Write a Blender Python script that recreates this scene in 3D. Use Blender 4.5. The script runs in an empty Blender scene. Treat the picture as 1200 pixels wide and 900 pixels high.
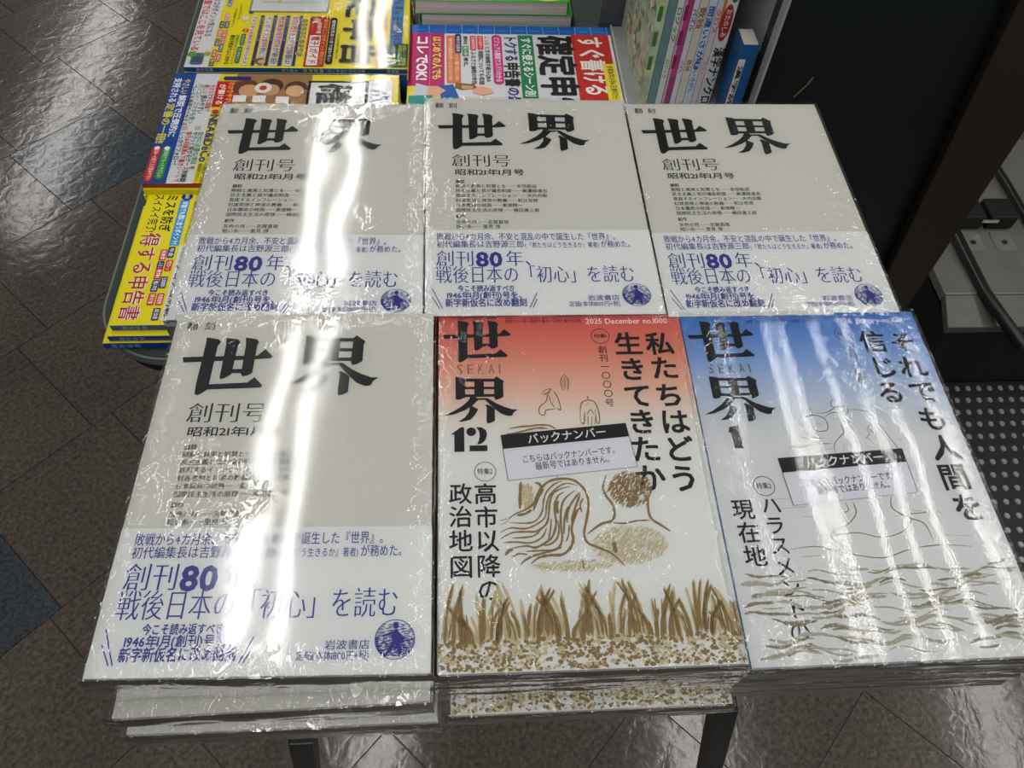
import bpy, bmesh, math, random, json
from mathutils import Vector, Matrix, noise
import numpy as np
random.seed(7)
sc = bpy.context.scene
COL = sc.collection
FZ = 1150.0                       # floor lies 1150 mm under the book covers
D = json.loads(r'''{"corners":{"FL":[[-164.78,294.03,5.0],[-16.48,294.28,4.0],[-16.62,87.24,2.5],[-167.93,89.62,6.5]],"FM":[[-13.7,299.2,-2.6],[134.3,299.0,-3.0],[134.1,88.2,-7.3],[-13.9,88.3,-5.7]],"FR":[[134.5,296.3,-2.0],[282.5,296.0,-1.0],[282.2,85.2,-1.0],[134.2,85.4,-4.2]],"BL":[[-171.83,495.94,0.0],[-23.99,496.46,0.0],[-23.48,291.77,0.6],[-172.7,293.09,1.8]],"BM":[[-23.2,501.3,2.1],[124.8,502.2,0.6],[126.0,296.7,-1.7],[-22.0,295.9,-0.5]],"BR":[[126.7,499.8,-0.5],[274.7,500.4,-0.1],[275.6,295.0,-1.7],[127.6,294.3,-1.7]]},"cam":[912.080196,370.185172,0.982092,0.080021],"sei":[[[0.217,0.0],[0.263,0.007],[0.352,0.032],[0.386,0.071],[0.379,0.112],[0.36,0.152],[0.355,0.809],[0.359,0.894],[0.282,0.981],[0.252,1.0],[0.222,0.972],[0.215,0.811],[0.223,0.105]],[[0.439,0.009],[0.577,0.037],[0.605,0.087],[0.587,0.148],[0.574,0.651],[0.51,0.714],[0.468,0.734],[0.454,0.702],[0.451,0.14]],[[0.656,0.005],[0.786,0.036],[0.818,0.092],[0.802,0.143],[0.799,0.628],[0.756,0.672],[0.704,0.688],[0.677,0.65],[0.673,0.136]],[[0.0,0.359],[0.012,0.345],[0.824,0.329],[0.901,0.216],[1.0,0.349],[0.973,0.38],[0.817,0.393],[0.027,0.443]],[[0.345,0.819],[0.763,0.793],[0.832,0.701],[0.934,0.842],[0.918,0.88],[0.344,0.904]],[[0.564,0.564],[0.693,0.562],[0.691,0.63],[0.563,0.632]]],"kai":[[[0.158,0.0],[0.259,0.023],[0.288,0.046],[0.29,0.445],[0.253,0.483],[0.198,0.499],[0.159,0.489],[0.159,0.106]],[[0.692,0.052],[0.726,0.007],[0.83,0.111],[0.813,0.169],[0.811,0.445],[0.749,0.497],[0.699,0.509],[0.683,0.447]],[[0.268,0.042],[0.702,0.056],[0.697,0.118],[0.264,0.114]],[[0.417,0.081],[0.549,0.079],[0.545,0.422],[0.416,0.424]],[[0.288,0.222],[0.699,0.229],[0.695,0.283],[0.285,0.276]],[[0.279,0.385],[0.698,0.385],[0.694,0.442],[0.275,0.446]],[[0.366,0.425],[0.43,0.443],[0.471,0.498],[0.383,0.63],[0.279,0.723],[0.128,0.808],[0.0,0.828],[0.132,0.735],[0.245,0.632],[0.331,0.519]],[[0.458,0.472],[0.577,0.47],[0.57,0.506],[0.46,0.508]],[[0.562,0.468],[0.601,0.477],[0.703,0.578],[0.816,0.659],[0.921,0.713],[1.0,0.715],[0.946,0.768],[0.915,0.841],[0.86,0.851],[0.766,0.798],[0.694,0.707],[0.622,0.607],[0.55,0.497]],[[0.354,0.63],[0.383,0.639],[0.462,0.702],[0.421,0.812],[0.356,0.913],[0.266,0.95],[0.193,0.952],[0.28,0.869],[0.336,0.759],[0.349,0.667]],[[0.556,0.627],[0.588,0.604],[0.639,0.644],[0.685,0.698],[0.681,0.945],[0.634,0.981],[0.579,1.0],[0.569,0.937],[0.578,0.663]]],"fm":[[0,1.08,[[36.5,134.7],[40.4,131.8],[46.2,129.3],[50.6,125.8],[52.5,121.4],[55.3,116.9],[59.8,113.3],[66.6,112.1],[72.5,113.1],[76.4,116.4],[78.9,121.1],[79.2,128.3],[77.4,136.1],[75.6,142.1],[75.6,146.0],[77.3,149.0],[82.0,151.2],[88.1,154.3],[92.4,158.6],[94.5,161.2]]],[0,0.69,[[32.4,135.5],[36.1,134.4]]],[0,0.69,[[32.8,137.6],[36.5,135.6]]],[0,0.69,[[32.2,141.9],[37.5,139.5],[44.8,140.1],[50.6,138.1],[55.8,133.9],[57.1,126.9],[59.2,121.5],[63.7,117.1],[68.9,114.9],[74.7,116.4]]],[0,0.69,[[37.3,136.5],[45.8,137.1],[50.7,135.9],[54.3,131.2],[55.6,125.0],[57.6,119.7],[62.1,115.2],[66.5,113.5]]],[0,1.16,[[41.1,132.6],[45.3,131.9],[49.1,129.8]]],[0,1.16,[[49.9,130.2],[51.9,124.9],[54.2,120.5],[56.1,117.8]]],[0,0.85,[[32.1,145.3],[38.2,142.1],[45.5,141.8],[51.2,141.5],[56.4,137.4],[58.0,131.3],[58.8,126.0],[60.9,120.7],[65.3,118.0],[70.4,116.8]]],[0,0.77,[[33.6,147.4],[39.6,147.2],[47.6,147.8],[53.4,145.0],[56.2,139.9]]],[0,0.69,[[38.1,145.0],[45.3,144.8],[49.4,144.0],[52.8,141.6]]],[0,1.31,[[34.1,154.1],[36.2,151.7],[38.2,151.3]]],[0,0.92,[[37.8,150.5],[45.1,149.4],[49.8,150.4],[55.6,147.6],[59.1,144.3],[61.3,137.5],[61.1,128.7],[63.3,122.5],[66.8,119.9]]],[0,0.69,[[56.5,146.8],[58.1,140.9],[59.0,134.8]]],[0,1.31,[[62.5,132.3],[62.4,127.9],[63.5,124.8]]],[0,0.69,[[37.2,155.4],[40.9,153.5],[45.6,154.0]]],[0,0.92,[[41.8,159.2],[43.8,157.2],[48.0,154.9],[53.6,153.4],[61.0,151.1],[63.8,146.1],[63.7,137.5],[64.8,128.8],[67.3,123.5],[72.8,119.1]]],[0,0.69,[[44.9,152.3],[52.1,152.1],[58.5,151.9],[63.4,150.7]]],[0,1.0,[[64.8,143.6],[66.0,135.0],[68.6,128.0]]],[0,0.92,[[67.0,137.6],[67.9,131.5],[70.4,126.3],[75.2,120.1]]],[0,0.92,[[69.4,137.7],[70.7,132.5],[72.9,127.2],[75.5,121.0]]],[0,1.16,[[46.9,159.0],[51.1,155.8],[56.7,154.7],[63.1,154.5],[67.4,151.3],[69.5,146.3],[69.2,140.3],[72.4,131.6],[75.2,129.0]]],[0,1.46,[[71.3,135.1],[72.5,131.2]]],[0,0.69,[[75.3,131.7],[74.9,127.3],[76.9,123.7]]],[0,0.77,[[53.1,149.2],[57.2,148.9],[61.0,146.0],[62.6,141.0],[62.2,135.8]]],[0,0.62,[[65.7,147.8],[67.3,143.7],[68.1,138.5]]],[0,1.23,[[42.9,129.2],[43.4,121.2],[44.2,113.4]]],[0,1.08,[[51.7,114.1],[54.2,115.0],[54.5,116.9]]],[0,0.69,[[63.9,112.0],[64.1,110.2]]],[0,1.08,[[90.6,110.3],[88.1,117.6],[88.9,122.2],[91.7,126.8],[92.6,133.0],[90.5,136.9],[85.8,138.1],[81.5,140.6],[77.0,143.9]]],[0,1.08,[[111.9,120.9],[111.1,126.3],[110.9,133.4],[112.5,137.0],[116.2,139.7],[120.7,143.3]]],[0,0.69,[[90.4,137.8],[97.4,138.4],[103.3,137.2],[110.8,137.0]]],[0,1.85,[[90.4,148.5],[90.5,151.0],[90.7,154.4]]],[0,1.39,[[73.2,158.0],[73.5,162.9]]],[0,0.5,[[73.2,45.2],[71.2,48.1],[70.7,51.7],[71.8,56.3]]],[0,0.5,[[73.2,45.2],[75.2,48.8],[75.0,52.9],[74.2,56.4]]],[0,0.42,[[73.0,47.0],[73.1,51.7],[72.6,55.8]]],[0,0.42,[[71.9,48.1],[71.8,52.8]]],[0,0.42,[[74.2,48.2],[74.0,53.5]]],[0,0.5,[[64.9,55.1],[62.7,58.5],[61.4,63.1],[57.4,67.0],[57.1,71.5],[59.8,72.3],[60.8,69.3],[63.9,68.8],[66.7,68.4]]],[0,0.5,[[65.8,56.2],[68.2,60.9],[69.3,68.9],[67.1,67.7]]],[0,0.42,[[58.8,58.5],[61.8,57.9],[64.9,55.1],[61.9,55.6],[59.3,57.3]]],[0,0.42,[[63.4,59.1],[63.8,63.1],[65.9,67.7]]],[0,0.42,[[60.7,59.1],[63.8,57.4]]],[0,0.42,[[65.1,59.1],[65.7,64.3]]],[0,1.85,[[85.3,60.2],[85.6,62.3]]],[0,0.5,[[79.7,76.9],[80.5,69.1],[81.6,64.8],[85.0,62.9],[89.0,64.1],[90.8,70.4],[90.6,77.3],[89.0,77.6],[88.9,69.2]]],[0,0.5,[[80.2,77.1],[81.7,78.2],[82.9,70.2]]],[0,0.5,[[81.5,79.1],[82.5,73.6]]],[0,1.01,[[83.9,79.1],[84.4,73.6]]],[0,1.01,[[85.7,79.7],[86.9,73.7]]],[0,0.76,[[87.7,79.2],[88.9,72.6]]],[0,0.42,[[84.0,72.5],[86.3,69.2],[87.9,72.6]]],[0,0.42,[[83.7,66.3],[85.3,65.2]]],[0,0.84,[[39.6,80.8],[45.9,79.6],[50.6,79.4],[56.4,78.7],[62.2,79.3],[65.4,81.6]]],[0,0.84,[[37.5,84.3],[42.8,83.7],[50.5,81.6],[56.3,80.6],[61.1,81.2]]]],"fr":[[1,0.5,[[65.2,72.1],[64.2,73.9],[62.5,74.8],[60.9,74.4],[60.2,72.9],[60.7,71.0],[62.2,69.6],[63.9,69.3],[65.1,70.4],[65.2,72.1]]],[1,0.6,[[57.9,80.1],[60.6,75.4],[65.6,74.0],[71.5,76.7],[71.5,83.0],[68.0,84.7],[63.0,84.0]]],[1,0.6,[[57.9,80.1],[57.8,85.0],[60.3,87.8],[61.8,86.4],[60.9,81.4]]],[1,0.5,[[61.4,79.6],[68.5,79.8]]],[1,0.4,[[48.7,79.8],[57.4,80.1]]],[1,0.4,[[53.1,88.6],[60.7,88.5],[67.6,89.2]]],[1,0.5,[[82.1,66.6],[81.1,68.2],[79.5,69.1],[78.2,68.7],[77.5,67.4],[78.0,65.6],[79.4,64.3],[81.1,64.0],[82.2,64.9],[82.1,66.6]]],[1,0.6,[[67.0,72.8],[73.8,72.4],[79.0,69.6],[83.8,68.4],[86.7,70.8],[84.7,73.3],[77.1,72.6],[71.2,75.7]]],[1,0.4,[[87.6,70.8],[92.0,71.2],[100.4,73.1]]],[1,0.5,[[81.7,68.1],[82.8,72.0]]],[1,0.6,[[71.4,98.7],[72.6,92.8],[77.1,88.3],[79.8,85.7],[80.1,80.7],[83.2,78.3],[87.3,79.7]]],[1,0.5,[[76.2,98.9],[77.9,92.9]]],[1,0.6,[[93.5,84.8],[95.5,81.8],[100.1,81.0],[103.3,85.1],[105.7,91.3],[108.1,97.4],[109.9,101.1]]],[1,0.5,[[94.9,83.6],[96.4,86.1],[99.8,89.3],[100.2,94.8]]],[1,0.5,[[98.6,82.5],[101.4,87.5],[104.1,96.1]]],[1,0.5,[[96.7,84.9],[97.9,91.1],[98.8,95.9]]],[1,0.5,[[93.5,84.8],[94.3,87.3],[91.8,89.7],[94.7,91.6]]],[1,0.5,[[46.2,94.4],[54.9,94.2],[62.8,92.7],[71.5,92.7]]],[1,0.4,[[62.8,96.7],[71.7,95.8]]],[1,0.4,[[107.9,91.4],[113.7,90.9]]],[1,0.75,[[55.4,149.3],[57.5,144.4],[66.8,140.4],[72.6,134.6],[72.7,128.5]]],[1,0.6,[[68.6,128.4],[69.0,132.8],[66.1,134.1]]],[1,0.75,[[94.4,125.7],[93.0,132.7],[100.2,138.2],[107.2,141.8],[108.8,151.2]]],[1,0.6,[[101.6,139.1],[94.5,145.7],[82.2,148.6],[70.1,145.6],[55.3,146.8]]],[1,0.6,[[32.7,153.4],[45.8,152.3],[56.2,155.1],[72.5,159.0],[82.0,159.3],[94.4,155.7],[111.1,153.8],[128.4,155.2]]],[1,0.45,[[31.8,130.7],[46.6,130.3]]],[1,0.45,[[43.6,135.7],[56.5,136.5]]],[1,0.45,[[29.8,125.3],[44.7,124.9]]],[1,0.45,[[103.3,133.9],[119.1,136.2]]],[1,0.45,[[113.2,148.0],[130.6,149.6]]],[1,0.6,[[38.0,157.7],[47.6,157.2]]],[1,0.45,[[92.4,137.0],[106.0,135.8],[117.8,135.3]]]]}''')
def W(x, y, z): return Vector((x/1000.0, y/1000.0, (z+FZ)/1000.0))
# ------------------------------------------------------------ camera
f, ch, pit, rol = D['cam']; th = 0.115
F = Vector((0, math.cos(pit), -math.sin(pit))); U = Vector((0, math.sin(pit), math.cos(pit))); R = Vector((1, 0, 0))
R2 = R*math.cos(rol)+U*math.sin(rol); U2 = -R*math.sin(rol)+U*math.cos(rol)
rz = Matrix.Rotation(-th, 3, 'Z'); F, U2, R2 = rz@F, rz@U2, rz@R2
cd = bpy.data.cameras.new('camera'); co = bpy.data.objects.new('camera', cd); COL.objects.link(co)
m = Matrix((R2, U2, -F)).transposed().to_4x4(); m.translation = W(0, 0, ch); co.matrix_world = m
cd.sensor_fit = 'HORIZONTAL'; cd.sensor_width = 36; cd.lens = f/1200*36; cd.clip_start = 0.01; cd.clip_end = 50
sc.camera = co
# ------------------------------------------------------------ world, lights, exposure
sc.view_settings.view_transform = 'Standard'; sc.view_settings.look = 'None'
sc.view_settings.exposure = -1.0; sc.view_settings.gamma = 1.0; sc.view_settings.use_curve_mapping = False
w = bpy.data.worlds.new('world'); sc.world = w; w.use_nodes = True
w.node_tree.nodes['Background'].inputs[0].default_value = (0.80, 0.9, 1, 1); w.node_tree.nodes['Background'].inputs[1].default_value = 0.25
TUBE_X = (-3200, -445, 1150, 2750)      # long rows of fluorescent fittings on the ceiling (y direction)
CEIL = 1650.0
for tx in TUBE_X:
    y0_, y1_ = (4200, 7400) if tx < -1000 else (-1900, 7000) if tx < 0 else (-1900, 1550)
    for dx in (-55, 55):
        ld = bpy.data.lights.new('tube_light', 'AREA'); ld.shape = 'RECTANGLE'; ld.size = 0.045; ld.size_y = (y1_-y0_)/1000
        ld.energy = 7*(y1_-y0_)/1000; ld.color = (1.0, 0.99, 0.955)
        lo = bpy.data.objects.new('tube_light', ld); COL.objects.link(lo); lo.location = W(tx+dx, (y0_+y1_)/2, CEIL-60)
# ------------------------------------------------------------ helpers
def srgb(c):
    if isinstance(c, str): c = tuple(int(c[i:i+2], 16) for i in (0, 2, 4))
    return tuple((v/255/12.92 if v/255 <= .04045 else ((v/255+.055)/1.055)**2.4) for v in c)+(1,)
MATS = {}
def mat(name, col, rough=0.5, metal=0.0, spec=0.5, noise_amt=0.0, scale=40, bump=0.0, bscale=200, coat=0):
    if name in MATS: return MATS[name]
    m = bpy.data.materials.new(name); m.use_nodes = True; nt = m.node_tree; b = nt.nodes['Principled BSDF']
    c = srgb(col); b.inputs['Base Color'].default_value = c; b.inputs['Roughness'].default_value = rough
    b.inputs['Metallic'].default_value = metal; b.inputs['Specular IOR Level'].default_value = spec
    b.inputs['Coat Weight'].default_value = coat; b.inputs['Coat Roughness'].default_value = 0.06
    tc = nt.nodes.new('ShaderNodeTexCoord')
    if noise_amt:
        n = nt.nodes.new('ShaderNodeTexNoise'); n.inputs['Scale'].default_value = scale; n.inputs['Detail'].default_value = 6
        nt.links.new(tc.outputs['Object'], n.inputs['Vector'])
        r = nt.nodes.new('ShaderNodeValToRGB'); nt.links.new(n.outputs['Fac'], r.inputs['Fac'])
        r.color_ramp.elements[0].position = .3; r.color_ramp.elements[1].position = .7
        r.color_ramp.elements[0].color = tuple(v*(1-noise_amt) for v in c[:3])+(1,)
        r.color_ramp.elements[1].color = tuple(min(1, v*(1+noise_amt)) for v in c[:3])+(1,)
        nt.links.new(r.outputs['Color'], b.inputs['Base Color'])
    if bump:
        n = nt.nodes.new('ShaderNodeTexNoise'); n.inputs['Scale'].default_value = bscale; n.inputs['Detail'].default_value = 3
        nt.links.new(tc.outputs['Object'], n.inputs['Vector'])
        bp = nt.nodes.new('ShaderNodeBump'); bp.inputs['Strength'].default_value = bump; bp.inputs['Distance'].default_value = .001
        nt.links.new(n.outputs['Fac'], bp.inputs['Height']); nt.links.new(bp.outputs['Normal'], b.inputs['Normal'])
    MATS[name] = m; return m
def ink(col): return mat('ink_'+col, col, rough=.55, spec=.3)
class MB:
    def __init__(s): s.v = []; s.f = []
    def poly(s, pts):
        n = len(s.v); s.v += [tuple(p) for p in pts]; s.f.append(tuple(range(n, n+len(pts))))
    def box(s, x0, y0, z0, x1, y1, z1):          # mm, local
        n = len(s.v); s.v += [(x, y, z) for z in (z0, z1) for x, y in ((x0, y0), (x1, y0), (x1, y1), (x0, y1))]
        for q in ((3, 2, 1, 0), (4, 5, 6, 7), (0, 1, 5, 4), (1, 2, 6, 5), (2, 3, 7, 6), (3, 0, 4, 7)): s.f.append(tuple(n+i for i in q))
    def hexa(s, p8):
        n = len(s.v); s.v += [tuple(p) for p in p8]
        for q in ((3, 2, 1, 0), (4, 5, 6, 7), (0, 1, 5, 4), (1, 2, 6, 5), (2, 3, 7, 6), (3, 0, 4, 7)): s.f.append(tuple(n+i for i in q))
    def grid(s, fn, nu, nv):
        n = len(s.v)
        for j in range(nv+1):
            for i in range(nu+1): s.v.append(tuple(fn(i/nu, j/nv)))
        for j in range(nv):
            for i in range(nu):
                a = n+j*(nu+1)+i; s.f.append((a, a+1, a+nu+2, a+nu+1))
    def build(s, name, m, parent=None, smooth=False, uv=None, bevel=0):
        me = bpy.data.meshes.new(name); me.from_pydata([(x/1000, y/1000, z/1000) for x, y, z in s.v], [], s.f)
        for mm in (m if isinstance(m, (list, tuple)) else [m]): me.materials.append(mm)
        if smooth: me.polygons.foreach_set('use_smooth', [True]*len(me.polygons))
        o = bpy.data.objects.new(name, me); COL.objects.link(o)
        if parent is not None: o.parent = parent
        if bevel:
            b = o.modifiers.new('bevel', 'BEVEL'); b.width = bevel/1000; b.segments = 2; b.limit_method = 'ANGLE'
        return o
def thing(name, label, cat, x=0, y=0, z=0, group=None):
    o = bpy.data.objects.new(name, None); COL.objects.link(o); o.location = W(x, y, z); o.empty_display_size = .02
    o['label'] = label; o['category'] = cat
    if group: o['group'] = group
    return o
def tag(o, label, cat, group=None):
    o['label'] = label; o['category'] = cat
    if group: o['group'] = group
    return o
# ------------------------------------------------------------ glyphs (built-in font) turned into flat ink meshes
GC = {}
def glyph(ch, off=0.0):
    k = (ch, off)
    if k in GC: return GC[k]
    c = bpy.data.curves.new('g', 'FONT'); c.body = ch; c.size = 1; c.resolution_u = 2; c.offset = off
    o = bpy.data.objects.new('g', c); COL.objects.link(o)
    dg = bpy.context.evaluated_depsgraph_get(); e = o.evaluated_get(dg); me = e.to_mesh()
    vs = [(v.co.x, v.co.y) for v in me.vertices]; fs = [tuple(p.vertices) for p in me.polygons]
    e.to_mesh_clear(); bpy.data.objects.remove(o); bpy.data.curves.remove(c)
    if ord(ch) > 0x2000: adv = 1.0; x0 = 0.0
    elif vs:
        x0 = min(v[0] for v in vs); adv = max(v[0] for v in vs)-x0+0.085
    else: x0 = 0; adv = .35
    vs = [(x-x0, y) for x, y in vs]
    GC[k] = (vs, fs, adv); return GC[k]
def copies(style, sx=1.0):
    if style == 'r': return 0.0, [(0, 0)]
    if style == 'm': return -.014, [(-.014, 0), (0, 0), (.014, 0)]
    if style == 's': return 0.0, [(-.006, 0), (.006, 0)]
    if style == 'b': r = .014; return 0.0, [(r, 0), (-r, 0), (0, r), (0, -r)]
    if style == 'B': r = .02; return 0.0, [(r, r), (-r, r), (r, -r), (-r, -r), (0, 0)]
    if style == 'k': r = .034; return 0.0, [(r*math.cos(a*math.pi/4), r*math.sin(a*math.pi/4)) for a in range(8)]+[(.02, .02), (-.02, -.02)]
def text(mb, S, s, u0, w0, u1, w1, style='r', h=0.0, lat=False, italic=0.0):
    """write s from left u0 to right u1, glyph tops at w0 and bottoms at w1 on sheet S"""
    off, cp = copies(style)
    gl = [glyph(c, off) for c in s]; tot = sum(g[2] for g in gl) or 1
    kx = (u1-u0)/tot; ylo, yhi = (0, .70) if lat else (-.10, .76)
    ky = (w1-w0)/(yhi-ylo); x = 0
    for vs, fs, adv in gl:
        for i, (dx, dy) in enumerate(cp):
            n = len(mb.v)
            for vx, vy in vs:
                yy = vy+dy-ylo
                mb.v.append(S(u0+(x+vx+dx+italic*yy)*kx, w1-yy*ky, h+i*.002))
            mb.f += [tuple(n+j for j in f_) for f_ in fs]
        x += adv
def vtext(mb, S, chars, size, style='r', h=0.0):
    """upright glyphs centred on given points: chars = [(ch,u,w)]"""
    for c, u, w_ in chars: text(mb, S, c, u-size/2, w_-size*.43, u+size/2, w_+size*.43, style, h)
def rect(mb, S, u0, w0, u1, w1, h, n=1):
    mb.grid(lambda a, b: S(u0+(u1-u0)*a, w1+(w0-w1)*b, h), n, n)
def pill(mb, S, u0, w0, u1, w1, h, r=None):
    r = min(abs(u1-u0), abs(w1-w0))/2 if r is None else r; pts = []
    for cx, cy, a0 in ((u1-r, w0+r, -90), (u1-r, w1-r, 0), (u0+r, w1-r, 90), (u0+r, w0+r, 180)):
        for k in range(6):
            a = math.radians(a0+k*18); pts.append(S(cx+r*math.cos(a), cy+r*math.sin(a), h))
    mb.poly(pts[::-1])
def ring(mb, S, cx, cy, r, t, h, n=32, ry=None):
    ry = ry or r; k = len(mb.v)
    for i in range(n):
        a = 2*math.pi*i/n
        mb.v.append(S(cx+r*math.cos(a), cy+ry*math.sin(a), h)); mb.v.append(S(cx+(r-t)*math.cos(a), cy+(ry-t)*math.sin(a), h))
    for i in range(n):
        a, b = k+2*i, k+2*((i+1) % n); mb.f.append((a, a+1, b+1, b))
def disc(mb, S, cx, cy, r, h, n=28, ry=None):
    ry = ry or r; mb.poly([S(cx+r*math.cos(-2*math.pi*i/n), cy+ry*math.sin(-2*math.pi*i/n), h) for i in range(n)])
def catmull(p, k=5):
    if len(p) < 3: return p
    q = [p[0]]+p+[p[-1]]; out = []
    for i in range(1, len(q)-2):
        for j in range(k):
            t = j/k; r = []
            for d in (0, 1):
                a, b, c, e = q[i-1][d], q[i][d], q[i+1][d], q[i+2][d]
                r.append(.5*((2*b)+(c-a)*t+(2*a-5*b+4*c-e)*t*t+(3*b-a-3*c+e)*t**3))
            out.append(r)
    out.append(p[-1]); return out
def stroke(mb, S, pts, wd, h, jit=.18, taper=True, k=5):
    """an irregular crayon line of width wd through pts"""
    p = catmull([list(q) for q in pts], k); n = len(p)
    if n < 2: return
    b = len(mb.v)
    for i in range(n):
        a, c = p[max(0, i-1)], p[min(n-1, i+1)]; dx, dy = c[0]-a[0], c[1]-a[1]; l = math.hypot(dx, dy) or 1
        t = i/(n-1); ww = wd/2*(1+random.uniform(-jit, jit))
        if taper: ww *= min(1, .35+4*min(t, 1-t))
        nx, ny = -dy/l*ww, dx/l*ww
        mb.v.append(S(p[i][0]+nx, p[i][1]+ny, h)); mb.v.append(S(p[i][0]-nx, p[i][1]-ny, h))
    for i in range(n-1): mb.f.append((b+2*i, b+2*i+1, b+2*i+3, b+2*i+2))
def logo(mb, S, polys, u0, w0, u1, w1, h):
    for i, p in enumerate(polys): mb.poly([S(u0+(u1-u0)*x, w0+(w1-w0)*y, h+i*.008) for x, y in p])
# ------------------------------------------------------------ special materials
def paper_edge(name, col, scale=900, axis=2):
    m = bpy.data.materials.new(name); m.use_nodes = True; nt = m.node_tree; b = nt.nodes['Principled BSDF']
    b.inputs['Roughness'].default_value = .85; b.inputs['Specular IOR Level'].default_value = .1
    tc = nt.nodes.new('ShaderNodeTexCoord'); mp = nt.nodes.new('ShaderNodeMapping'); mp.inputs['Scale'].default_value = (6, 6, scale)
    n = nt.nodes.new('ShaderNodeTexNoise'); n.inputs['Scale'].default_value = 1.0; n.inputs['Detail'].default_value = 4
    nt.links.new(tc.outputs['Object'], mp.inputs['Vector']); nt.links.new(mp.outputs['Vector'], n.inputs['Vector'])
    r = nt.nodes.new('ShaderNodeValToRGB'); r.color_ramp.elements[0].position = .3; r.color_ramp.elements[1].position = .65
    c = srgb(col); r.color_ramp.elements[0].color = tuple(v*.62 for v in c[:3])+(1,); r.color_ramp.elements[1].color = c
    nt.links.new(n.outputs['Fac'], r.inputs['Fac']); nt.links.new(r.outputs['Color'], b.inputs['Base Color']); return m
EDGE = paper_edge('page_edges', 'cfcabf'); EDGE_W = paper_edge('page_edges_magazine', 'd8d4cb')
def gradient_cover(name, stops):
    m = bpy.data.materials.new(name); m.use_nodes = True; nt = m.node_tree; b = nt.nodes['Principled BSDF']
    b.inputs['Roughness'].default_value = .42; b.inputs['Specular IOR Level'].default_value = .35
    uv = nt.nodes.new('ShaderNodeUVMap'); sp = nt.nodes.new('ShaderNodeSeparateXYZ'); r = nt.nodes.new('ShaderNodeValToRGB')
    n = nt.nodes.new('ShaderNodeTexNoise'); n.inputs['Scale'].default_value = 90; n.inputs['Detail'].default_value = 8
    ad = nt.nodes.new('ShaderNodeMath'); ad.operation = 'MULTIPLY_ADD'; ad.inputs[1].default_value = .04
    nt.links.new(uv.outputs['UV'], sp.inputs[0]); nt.links.new(uv.outputs['UV'], n.inputs['Vector'])
    nt.links.new(n.outputs['Fac'], ad.inputs[0]); nt.links.new(sp.outputs['Y'], ad.inputs[2]); nt.links.new(ad.outputs[0], r.inputs['Fac'])
    cr = r.color_ramp
    while len(cr.elements) < len(stops): cr.elements.new(.5)
    for e, (p, c) in zip(cr.elements, stops): e.position = p; e.color = srgb(c)
    nt.links.new(r.outputs['Color'], b.inputs['Base Color']); return m
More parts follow.
